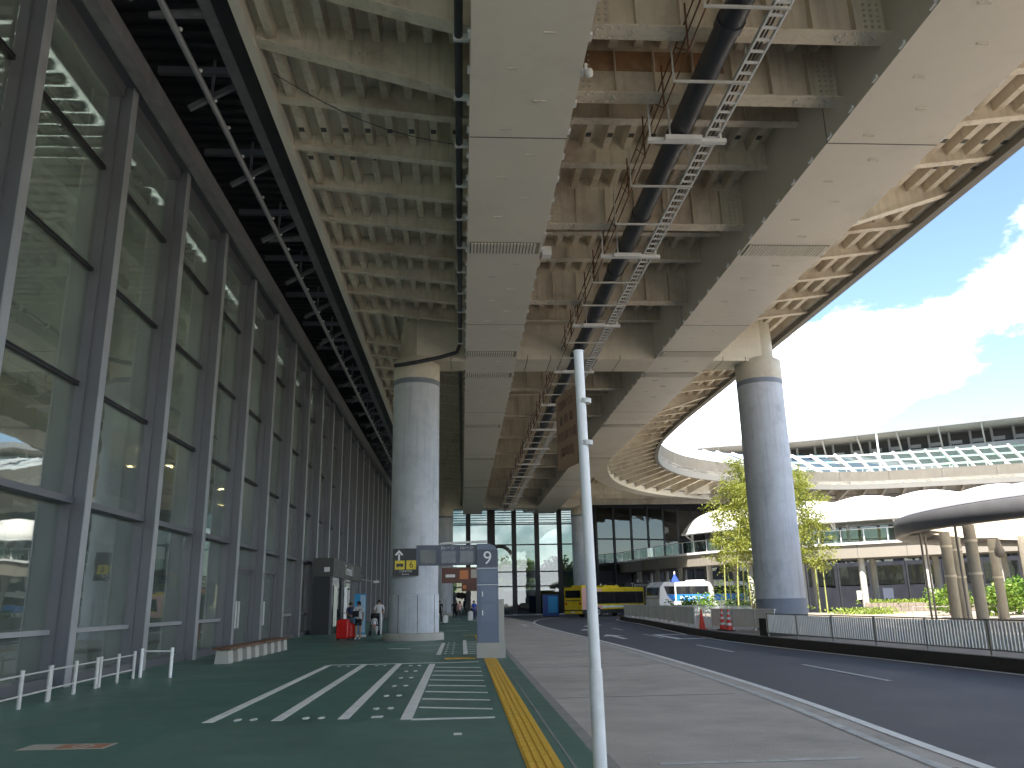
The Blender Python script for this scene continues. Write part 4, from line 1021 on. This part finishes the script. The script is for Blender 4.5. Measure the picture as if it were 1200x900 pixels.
# ------------------------------------------------------------------ pavement furniture
def barrier(p, q, label, mid=True):
    p, q = Vector(p), Vector(q); t = thing('pipe_barrier', label, 'barrier', (p.x, p.y, 0), 0, 'low white pipe barriers by the glass front'); d = q-p
    for u in ((0, .5, 1) if mid else (0, 1)): c = d*u; MB().tube((c.x, c.y, 0), (c.x, c.y, .6), .036, n=12).build('post', 'galv', t)
    for z in (.2, .52): MB().tube((0, 0, z), (d.x, d.y, z), .016, n=8).build('rail', 'galv', t)
bx_ = 'low white pipe barrier of two rails parallel to the glass front'
barrier((-7.05, 10.4), (-7.2, 12.6), bx_); barrier((-7.1, 13.4), (-7.25, 15.6), bx_); barrier((-7.3, 15.75), (-7.4, 17.9), bx_); barrier((-7.42, 18.1), (-7.5, 20.1), bx_)
t = thing('pipe_barrier', 'low grey pipe barrier turned outwards from the glass front beside mullion', 'barrier', (-7.45, 20.4, 0))
MB().tube((0,0,0), (0,0,.64), .038, n=12).build('post', 'pole_white', t); MB().tube((.75,-.2,0), (.75,-.2,.66), .038, n=12).build('post', 'pole_white', t); MB().tube((0,0,.58), (.75,-.2,.58), .018, n=8).build('rail', 'pole_white', t)
for i, y in enumerate((24.4, 28.1)):
    t = thing('bench', ('wooden slat bench on pale concrete blocks facing the queue lines', 'wooden slat bench on pale concrete blocks next to the glass doors')[i], 'bench', (-6.75+.12*i, y, 0), R(-1.5))
    for k in range(4): MB().prism([(-.2,0),(.2,0),(.17,.36),(-.17,.36)], .1+k*.93, .55+k*.93, axis='y').build('block', 'concrete_light', t)
    for k in range(4): MB().box(-.25+.13*k, -.14+.13*k, 0, 3.45, .38, .44).build('slat', 'wood', t)
    for k in range(4): MB().box(-.22, .22, .28+k*.93, .34+k*.93, .36, .38).build('bracket', 'galv', t)
# white sign pole by the kerb
pl = thing('sign_pole', 'slim white painted pole at the kerb edge with scuffed paint', 'pole', (1.108, 7.0, 0))
MB().tube((0,0,0), (-.01,0,1.0), .056, .056, 18).build('sleeve', 'pole_white', pl)
MB().tube((-.009,0,1.0), (-.045,0,3.73), .047, .043, 18).build('shaft', 'pole_white', pl)
MB().lathe([(.05,0),(.05,.012)], (-.045,0,3.73), 18).build('cap', 'pole_white', pl)
sg = thing('pole_sign', 'dark brown board with faint lettering fixed to the white pole', 'sign', (1.04, 7.0, 2.77), R(13))
pts = []
for cx, cy, a0 in ((.53,.63,0),(.05,.63,90),(.05,-.02,180),(.53,-.02,270)):
    for k in range(4): a = R(a0+30*k); pts.append((cx+.03*math.cos(a), cy+.03*math.sin(a)))
MB().prism([(p[0], p[1]) for p in pts], -.008, .008, axis='x').build('board', 'sign_brown', sg)
for r_, body in enumerate(('団体バス', '乗 降 場', '専用乗り場', '(臨時用)')):
    text('lettering', body, .1, sg, (-.0095, .29, .55-.15*r_), (R(90), 0, R(-90)), 'sign_brown_dark', ext=.001)
for z in (.12, .5): 
    MB().lathe([(.056, z-.02), (.056, z+.02)], (.06, -.02, 0), 14).build('clamp', 'galv', sg); MB().box(.0, .06, -.05, .06, z-.015, z+.015).build('clamp', 'galv', sg)
# numbered stop post with lane display arm
ps = thing('stop_post', 'blue grey bus stop post numbered 9 with an arm of lane displays', 'bus stop', (.45, 24.4, 0))
outl = [(0, .42), (.62, .42), (.62, 3.02), (.52, 3.16), (.36, 3.22), (0, 3.22)]
MB().prism(outl, 0, .42, axis='y').build('body', 'post_blue', ps)
MB().box(-.02, .8, -.06, .46, 0, .42).build('footing', 'concrete_light', ps)
MB().box(.62, .78, .02, .4, .42, 1.62).build('side_cabinet', 'concrete_light', ps)
MB().box(.015, .605, -.012, -.002, 2.55, 3.05).build('number_panel', 'sign_navy', ps)
text('lettering', '9', .54, ps, (.31, -.018, 2.79), FRONT, 'sign_white')
for z0, z1 in ((1.0, 1.5), (1.55, 2.0), (2.12, 2.45)):
    d = MB().box(.1, .54, -.014, -.002, z0, z1).build('hatch', 'post_panel', ps)
    if z1 < 2.1: MB().box(.14, .17, -.03, -.014, (z0+z1)/2-.07, (z0+z1)/2+.07).build('latch', 'white_metal', d)
MB().box(-.004, .624, -.008, .424, 2.5, 2.515).build('trim', 'white_metal', ps); MB().box(-.004, .624, -.008, .424, 2.03, 2.045).build('trim', 'white_metal', ps)
ar = MB().box(-1.78, -.002, .06, .36, 2.62, 3.2).build('arm', 'sign_navy', ps)
MB().box(-1.66, -1.2, .048, .058, 2.68, 3.06).build('screen', 'screen_dark', ar)
MB().box(-1.05, -.62, .048, .058, 2.68, 3.02).build('screen', 'screen_grey', ar); MB().box(-.5, -.1, .048, .058, 2.68, 3.02).build('screen', 'screen_grey', ar)
text('lettering', '2レーン', .115, ar, (-.86, .046, 3.11), FRONT, 'sign_white'); text('lettering', '1レーン', .115, ar, (-.3, .046, 3.11), FRONT, 'sign_white')
MB().bar((-1.1, .2, 3.24), (.3, .2, 3.3), .2, .06).build('lamp_hood', 'galv', ps)
# direction sign on the column
ds = thing('direction_sign', 'black sign with white arrow and yellow bus and 6 squares on the column', 'sign', (-2.42, YC-1.28, 2.7))
MB().box(-.56, .56, -.05, .05, 0, 1.16).build('board', 'sign_black', ds)
a = MB().box(-.33, -.25, -.06, -.051, .66, .92); a.prism([(-.29, 1.1), (-.47, .9), (-.41, .86), (-.29, .99), (-.17, .86), (-.11, .9)], -.06, -.051, axis='y'); a.build('arrow', 'sign_white', ds)
for x in (-.46, .03): MB().box(x, x+.42, -.06, -.051, .27, .65).build('yellow_square', 'sign_yellow', ds)
b = MB().box(-.4, -.1, -.068, -.061, .4, .52); b.box(-.37, -.3, -.068, -.061, .37, .4); b.box(-.2, -.13, -.068, -.061, .37, .4); b.build('bus_pictogram', 'sign_black', ds)
text('lettering', '6', .38, ds, (.24, -.066, .46), FRONT, 'sign_black')
text('lettering', 'バスのりば', .11, ds, (0, -.056, .19), FRONT, 'sign_white'); text('lettering', 'Bus stop', .09, ds, (0, -.056, .07), FRONT, 'sign_white')
MB().bar((0, .05, .9), (0, .35, .9), .06, .06).build('fixing', 'frame', ds)
# farther brown hanging signs
for i, (x0, x1, y, z0, z1, lab) in enumerate(((-1.05, 1.0, 44.5, 2.55, 3.35, 'wide brown lane sign with small pictures on a post beyond the numbered stop'), (.0, 1.25, 58, 2.3, 2.85, 'small brown sign on a post farther along the kerb than the wide one'))):
    t = thing('lane_sign', lab, 'sign', (x1-.1, y, 0))
    MB().box(x0-x1+.1, .1, -.06, .06, z0, z1).build('board', 'sign_brown_red', t); MB().box(0, .2, .07, .27, 0, z1).build('post', 'post_blue', t)
    if i == 0:
        MB().box(-1.75, -1.25, -.07, -.061, z0+.3, z0+.45).build('caption', 'sign_white', t); MB().box(-1.0, -.55, -.07, -.061, z0+.2, z0+.65).build('picture', 'sign_orange', t); MB().box(-.4, -.0, -.07, -.061, z0+.25, z0+.7).build('picture', 'pale_floor', t)
    else: MB().lathe([(.14,0),(.14,.01)], (0,0,0), 14).build('picture', 'sign_orange', t, (-.95, -.065, z0+.28)).rotation_euler = (R(90),0,0)
# banner and info board
bn = thing('banner_stand', 'tall pale blue banner stand beside the porch', 'banner', (-5.05, 42.3, 0))
MB().box(-.28, .28, -.03, .03, .12, 2.05).build('banner', 'banner_blue', bn); MB().box(.0, .26, -.04, -.031, .2, 2.0).build('print', 'banner_pale', bn); MB().box(-.3, .3, -.2, .2, 0, .1).build('foot', 'white_metal', bn)
ib = thing('poster_board', 'dark blue advertising board standing before the end wall', 'sign', (10.2, 96, -.15))
MB().box(-.9, .9, -.1, .1, 0, 2.4).build('board', 'poster_blue', ib); MB().box(-.3, .8, -.12, -.101, .4, 2.2).build('poster', 'banner_blue', ib)
rp_ = thing('route_post', 'thin white sign post with a blue triangular sign beside the coach', 'sign', (20.3, 78.5, -.15))
MB().tube((0,0,0), (0,0,4.2), .07, n=8).build('post', 'white_metal', rp_); MB().prism([(-.45, 3.2), (.45, 3.2), (0, 4.0)], -.08, -.05, axis='y').build('triangle', 'cloth_blue', rp_)
tsg = thing('terminal_sign', 'white lettered terminal name sign under the far walkway', 'sign', (21.6, 99, 3.2))
MB().box(-2.0, 2.0, 0, .1, -.3, .3).build('board', 'frame_dark', tsg); text('lettering', 'Terminal 1', .62, tsg, (0, -.01, 0), FRONT, 'sign_white')
for i in range(9):
    x = 17.5+i*1.4; y = 101+.3*i
    t = tag(MB().tube((x, y, -.2), (x, y, 3.6+random.uniform(-.3,.6)), .11, n=8).build('walkway_post', 'white_metal'), 'white post in the row under the far end of the walkway', 'post', 'white posts under the walkway')

# ------------------------------------------------------------------ vehicles
def wheel(parent, x, y, r=.48, side=1):
    w_ = MB(); w_.tube((x, y-.12*side, r), (x, y+.13*side, r), r, n=24); o = w_.build('wheel', 'rubber', parent)
    MB().tube((x, y+.1*side, r), (x, y+.145*side, r), r*.62, n=20).build('rim', 'rim', o); MB().tube((x, y+.14*side, r), (x, y+.17*side, r), r*.22, n=12).build('hub', 'bus_dark', o)
def rbox(x0, x1, y0, y1, z0, z1, r):
    """box with rounded top long edges, extruded along x"""
    p = [(y0, z0), (y1, z0), (y1, z1-r)]
    for k in range(1, 6): a = math.pi/2*k/6; p.append((y1-r+r*math.cos(a), z1-r+r*math.sin(a)))
    p.append((y0+r, z1))
    for k in range(1, 6): a = math.pi/2*k/6; p.append((y0+r-r*math.sin(a), z1-r+r*math.cos(a)))
    p.append((y0, z1-r))
    return MB().prism(p, x0, x1, axis='x')
def city_bus(x, y, ang):
    L_, W = 10.4, 2.45; t = thing('city_bus', 'yellow city bus with pink rear quarter parked under the walkway', 'bus', (x, y, -.15), ang)
    rbox(0, L_, -W/2, W/2, .75, 3.02, .16).build('body', 'bus_yellow', t)
    MB().box(.05, L_-.05, -W/2+.02, W/2-.02, .3, .749).build('skirt', 'bus_dark', t)
    for s in (-1,):
        ysd = -W/2
        MB().box(.05, 1.1, ysd-.008, ysd-.001, .76, 2.95).build('pink_panel', 'bus_pink', t); MB().box(1.1, 3.2, ysd-.008, ysd-.001, .76, 1.2).build('pink_panel', 'bus_pink', t); MB().box(1.1, 3.2, ysd-.008, ysd-.001, 2.6, 2.85).build('pink_panel', 'bus_pink', t)
        for a, c in ((1.15, 3.0), (3.1, 5.2), (5.3, 7.3), (7.4, 9.0), (9.1, 10.2)): MB().box(a, c, ysd-.02, ysd-.009, 1.35, 2.5).build('side_window', 'bus_window', t)
        MB().box(1.0, 10.3, ysd-.009, ysd-.0005, 1.3, 2.55).build('window_band', 'bus_dark', t)
        MB().box(3.2, 10.3, ysd-.006, ysd-.001, .9, 1.12).build('stripe', 'bus_white', t)
    MB().box(-.02, -.002, -W/2+.15, W/2-.15, 1.95, 2.7).build('rear_window', 'bus_window', t)
    MB().box(-.02, -.002, -W/2+.2, W/2-.2, 1.62, 1.72).build('rear_lettering_band', 'bus_dark', t)
    for s in (-1, 1):
        MB().box(-.03, -.002, s*(W/2-.25)-.12, s*(W/2-.25)+.12, 1.25, 1.5).build('tail_light', 'red_light', t)
    MB().box(-.06, .0, -W/2+.02, W/2-.02, .35, .62).build('bumper', 'bus_yellow', t); MB().box(-.075, -.06, -.22, .22, .44, .56).build('number_plate', 'sign_white', t)
    MB().box(.6, 2.2, -.7, .7, 3.02, 3.22).build('roof_unit', 'bus_yellow', t); MB().box(4.0, 6.6, -.8, .8, 3.02, 3.2).build('roof_unit', 'bus_yellow', t)
    MB().bar((L_, -W/2, 2.4), (L_+.4, -W/2-.25, 2.3), .05, .05).build('mirror_arm', 'bus_dark', t)
    MB().box(L_+.3, L_+.42, -W/2-.38, -W/2-.12, 1.9, 2.35).build('mirror', 'bus_dark', t)
    for xx in (2.5, 8.0): wheel(t, xx, -W/2+.12, .48, -1); wheel(t, xx, W/2-.12, .48, 1)
city_bus(11.6, 87.0, R(40))
def coach(x, y, ang):
    L_, W = 11.8, 2.5; t = thing('coach', 'white coach with a blue band of lettering below dark side windows', 'bus', (x, y, -.15), ang)
    prof = [(0, .3), (L_, .3), (L_, 3.0), (L_-.35, 3.4), (.7, 3.4), (.15, 2.9), (-.05, 1.4), (0, .3)]
    MB().prism(prof[:-1], -W/2, W/2, axis='y').build('body', 'bus_white', t)
    ysd = -W/2
    MB().prism([(.9, 2.1), (1.6, 1.45), (L_-.3, 1.45), (L_-.3, 2.1)], ysd-.012, ysd-.002, axis='y').build('blue_band', 'bus_blue', t)
    MB().prism([(.6, 2.95), (.95, 2.12), (L_-.3, 2.12), (L_-.3, 2.95)], ysd-.010, ysd-.001, axis='y').build('window_band', 'bus_dark', t)
    for k in range(6): MB().box(1.2+1.7*k, 2.8+1.7*k, ysd-.02, ysd-.011, 2.16, 2.9).build('side_window', 'bus_window', t)
    text('lettering', 'BE-TRANSSE  Be-Transse Co., Ltd.', .42, t, (5.6, ysd-.014, 1.77), FRONT, 'sign_white')
    MB().prism([(-.002, 2.05), (.12, 2.82), (.1, 2.84), (-.03, 2.07)], -W/2+.2, W/2-.2, axis='y').build('rear_window', 'bus_window', t)
    MB().box(-.06, -.03, -.5, .5, 1.15, 1.45).build('number_plate', 'sign_white', t); MB().box(-.07, -.05, -W/2+.1, W/2-.1, 1.75, 1.8).build('trim', 'bus_dark', t)
    for s in (-1, 1): MB().box(-.08, -.02, s*1.0-.18, s*1.0+.18, .75, .95).build('tail_light', 'red_light', t)
    for k in range(3): MB().box(3.6+1.6*k, 5.1+1.6*k, ysd-.008, ysd-.001, .5, 1.3).build('luggage_door', 'bus_white', t)
    MB().box(5, 9, -.8, .8, 3.4, 3.6).build('roof_unit', 'bus_white', t)
    for xx in (2.6, 9.2): wheel(t, xx, -W/2+.12, .52, -1); wheel(t, xx, W/2-.12, .52, 1)
coach(19.9, 86.5, R(22))

# ------------------------------------------------------------------ people
def person(x, y, rz_, label, shirt, trousers, h=1.68, arms='down', shorts=False, walk_=0.0, cap=None, group=None, z=0.0, sit=False):
    """one continuous skinned body; materials follow height (shoes, legs, shorts, shirt, skin)"""
    t = thing('person', label, 'person', (x, y, z), rz_, group); s = h/1.68
    V = [(0,0,.93,.15,.11),(0,0,1.12,.135,.1),(0,0,1.30,.16,.105),(0,0,1.42,.13,.085),(0,0,1.48,.055,.055),(0,-.01,1.56,.075,.085),(0,-.01,1.64,.06,.07)]
    E_ = [(0,1),(1,2),(2,3),(3,4),(4,5),(5,6)]; tags = ['t','t','t','t','n','h','h']
    def chain(root, pts, tg):
        p = root
        for q in pts: V.append(q); tags.append(tg); E_.append((p, len(V)-1)); p = len(V)-1
    for sd in (-1, 1):
        k = walk_*sd
        if sit: chain(0, [(.09*sd,-.08,.9,.085,.085),(.1*sd,-.42,.88,.062,.062),(.1*sd,-.45,.66,.052,.055),(.1*sd,-.46,.48,.04,.042),(.1*sd,-.56,.44,.04,.035)], 'l')
        else: chain(0, [(.09*sd,-.02*k,.82,.085,.09),(.1*sd,-.18*k,.5,.06,.065),(.1*sd,-.16*k+.0,.3,.055,.06),(.1*sd,-.2*k+.06*abs(k),.09,.04,.045),(.1*sd,-.2*k+.06*abs(k)-.13,.035,.042,.032)], 'l')
        if arms == 'down' or (arms == 'one' and sd > 0): ap_ = [(.19*sd,0,1.39,.06,.06),(.24*sd,.02,1.12,.045,.045),(.25*sd,-.06,.88,.034,.034),(.25*sd,-.08,.79,.036,.028)]
        else: ap_ = [(.19*sd,0,1.39,.06,.06),(.25*sd,-.06,1.14,.045,.045),(.2*sd,-.3,1.06,.034,.034),(.19*sd,-.39,1.05,.036,.03)]
        chain(3, ap_, 'a')
    me = bpy.data.meshes.new('body'); me.from_pydata([(v[0]*s, v[1]*s, v[2]*s) for v in V], E_, []); o = bpy.data.objects.new('body', me); col.objects.link(o)
    md = o.modifiers.new('k', 'SKIN'); 
    for i, v in enumerate(V): me.skin_vertices[0].data[i].radius = (v[3]*s, v[4]*s); me.skin_vertices[0].data[i].use_root = (i == 0)
    o.modifiers.new('u', 'SUBSURF').levels = 2
    bpy.context.view_layer.update()
    nm = bpy.data.meshes.new_from_object(o.evaluated_get(bpy.context.evaluated_depsgraph_get())); nm.name = 'body'
    bpy.data.objects.remove(o); nm.materials.clear()
    for k in (shirt, trousers, 'skin', 'cloth_white'): nm.materials.append(MATS[k])
    hem = .62 if shorts else .1
    for p in nm.polygons:
        c = p.center/s; p.use_smooth = True
        r_ = math.hypot(c.x, 0)
        if sit: p.material_index = 1 if (c.z < .97 and c.y > -.46) else 2 if c.z < .97 or c.z > 1.47 else 0
        elif c.z > 1.47: p.material_index = 2
        elif r_ > .2 and c.z < 1.22 or (c.y < -.16 and c.z > .95): p.material_index = 2
        elif c.z > .93: p.material_index = 0
        elif c.z < .09: p.material_index = 3
        elif c.z < hem: p.material_index = 2
        else: p.material_index = 1
    b_ = obj('body', nm, t)
    hr = MB(); hr.lathe([(.02,-.02),(.085,-.0),(.1,.06),(.095,.12),(.06,.165),(.01,.18)], (0, .018*s, 1.535*s), 14); hr.build('hair', cap or 'hair', t)
    fc = MB()
    for sd in (-1, 1): fc.lathe([(.003,-.006),(.009,0),(.003,.006)], (.028*s*sd, -.092*s, 1.585*s), 6)
    fc.build('eyes', 'hair', t)
    MB().prism([(-.012, 1.545*s), (.012, 1.545*s), (.004, 1.58*s), (-.004, 1.58*s)], -.115*s, -.08*s, axis='y').build('nose', 'skin', t)
    return t
p1 = person(-4.72, 39.0, R(-20), 'person in white top and dark shorts with a cross bag holding a red suitcase', 'cloth_white', 'cloth_black', 1.66, 'one', True)
MB().path([(.17,.02,1.42),(.05,-.15,1.25),(-.14,-.12,1.05)], .02, 6).build('bag_strap', 'cloth_black', p1); MB().box(-.2, .08, -.24, -.13, 1.0, 1.26).build('shoulder_bag', 'cloth_black', p1)
def suitcase(x, y, label, m, rz_=0, w_=.5, h=.72, d=.32):
    t = thing('suitcase', label, 'suitcase', (x, y, 0), rz_)
    pr = []
    for cx, cz, a0, q in ((w_/2-.18, h-.08, 0, .18), (-w_/2+.18, h-.08, 90, .18), (-w_/2+.1, .16, 180, .1), (w_/2-.1, .16, 270, .1)):
        for k in range(5): a = R(a0+22.5*k); pr.append((cx+q*math.cos(a), cz+q*math.sin(a)))
    sh = MB().prism(pr, -d/2, d/2, axis='y').build('shell', m, t); bv = sh.modifiers.new('b', 'BEVEL'); bv.width = .08; bv.segments = 3
    for k in range(-2, 3): MB().box(k*.085-.012, k*.085+.012, -d/2-.008, -d/2+.002, .15, h+.02).build('rib', m, t)
    for sx in (-1, 1):
        for sy in (-1, 1): MB().tube((sx*(w_/2-.08)-.02, sy*(d/2-.06), .045), (sx*(w_/2-.08)+.02, sy*(d/2-.06), .045), .045, n=10).build('wheel', 'rubber', t)
    hd = MB(); hd.path([(-.12, d/2-.05, h+.08), (-.12, d/2-.05, h+.36), (.12, d/2-.05, h+.36), (.12, d/2-.05, h+.08)], .012, 6); hd.build('handle', 'bus_dark', t)
suitcase(-5.35, 38.7, 'large shiny red suitcase in front of the entrance porch', 'case_red', R(-8), .6, .82, .36)
suitcase(-5.1, 39.4, 'smaller red suitcase tucked behind the large red one', 'case_red', R(20), .45, .62, .3)
person(-4.35, 44.8, R(5), 'person in white shirt wearing glasses pushing a stroller', 'cloth_white', 'cloth_white', 1.74, 'push')
strl = thing('stroller', 'dark folding stroller pushed by a person in white', 'stroller', (-4.5, 44.1, 0))
for sx in (-.22, .22):
    MB().path([(sx,-.35,.14),(sx,.1,.62),(sx,.42,1.05)], .014, 6).build('frame_tube', 'bus_dark', strl); MB().path([(sx,.32,.14),(sx,-.1,.62)], .014, 6).build('frame_tube', 'bus_dark', strl)
    for y in (-.35, .32): MB().tube((sx-.03, y, .11), (sx+.03, y, .11), .11, n=14).build('wheel', 'rubber', strl)
MB().box(-.2, .2, -.15, .2, .45, .5).build('seat', 'cloth_black', strl); MB().prism([(.18,.5),(.24,.5),(.36,.95),(.3,.97)], -.2, .2, axis='x').build('backrest', 'cloth_black', strl)
hd = MB(); 
for k in range(6):
    a0, a1 = R(20+18*k), R(38+18*k); hd.add([(-.22, .15-.34*math.cos(a0)*.9+.1, .75+.34*math.sin(a0)), (.22, .15-.34*math.cos(a0)*.9+.1, .75+.34*math.sin(a0)), (.22, .15-.34*math.cos(a1)*.9+.1, .75+.34*math.sin(a1)), (-.22, .15-.34*math.cos(a1)*.9+.1, .75+.34*math.sin(a1))], [(0,1,2,3)])
hd.build('hood', 'cloth_black', strl)
person(-4.5, 44.05, 0, 'small child in pale clothes sitting in the dark stroller', 'cloth_white', 'cloth_pink', .95, 'down', sit=True, cap='cloth_black')
cart = thing('luggage_cart', 'metal luggage cart with bags parked behind the stroller', 'cart', (-3.6, 46.5, 0))
MB().box(-.35, .35, -.5, .5, .2, .26).build('tray', 'galv', cart); MB().path([(-.35,.5,.2),(-.35,.6,1.0),(.35,.6,1.0),(.35,.5,.2)], .02, 6).build('handle', 'galv', cart); MB().box(-.28, .28, -.3, .2, .27, .75).build('bag', 'cloth_grey', cart)
for sx in (-.3, .3):
    for sy in (-.4, .4): MB().tube((sx-.02, sy, .09), (sx+.02, sy, .09), .09, n=10).build('wheel', 'rubber', cart)
person(-1.72, 66, R(195), 'person dressed all in black walking away beside the column', 'cloth_black', 'cloth_black', 1.72, 'down', walk_=1.0)
suitcase(-1.25, 64.5, 'white suitcase beside the person dressed in black', 'case_white', R(20), .4, .55, .28)
person(-.68, 79, R(160), 'person in dark clothes standing with someone in pale pink', 'cloth_black', 'cloth_black', 1.68)
person(-.2, 78.6, R(200), 'person in pale pink top carrying a bag next to someone in dark clothes', 'cloth_pink', 'cloth_grey', 1.66, 'one', walk_=.6)
person(1.05, 72, R(30), 'person in bright blue jacket behind the numbered post', 'cloth_blue', 'cloth_navy', 1.66, 'one')
suitcase(.72, 71.2, 'upright white suitcase beside the person in blue jacket', 'case_white', R(10), .45, .75, .3)
person(-3.2, 48.5, R(150), 'person in dark grey clothes waiting behind the luggage cart', 'cloth_grey', 'cloth_black', 1.7)
person(-5.6, 43.0, R(30), 'person in navy top standing at the porch behind the suitcases', 'cloth_navy', 'cloth_grey', 1.64, 'one')
person(4.3, 92, R(90), 'person in dark clothes near the poster board by the end wall', 'cloth_black', 'cloth_navy', 1.7, walk_=.8, z=-.15)
suitcase(3.7, 91.6, 'small white suitcase near the end wall', 'case_white', R(60), .4, .6, .28)
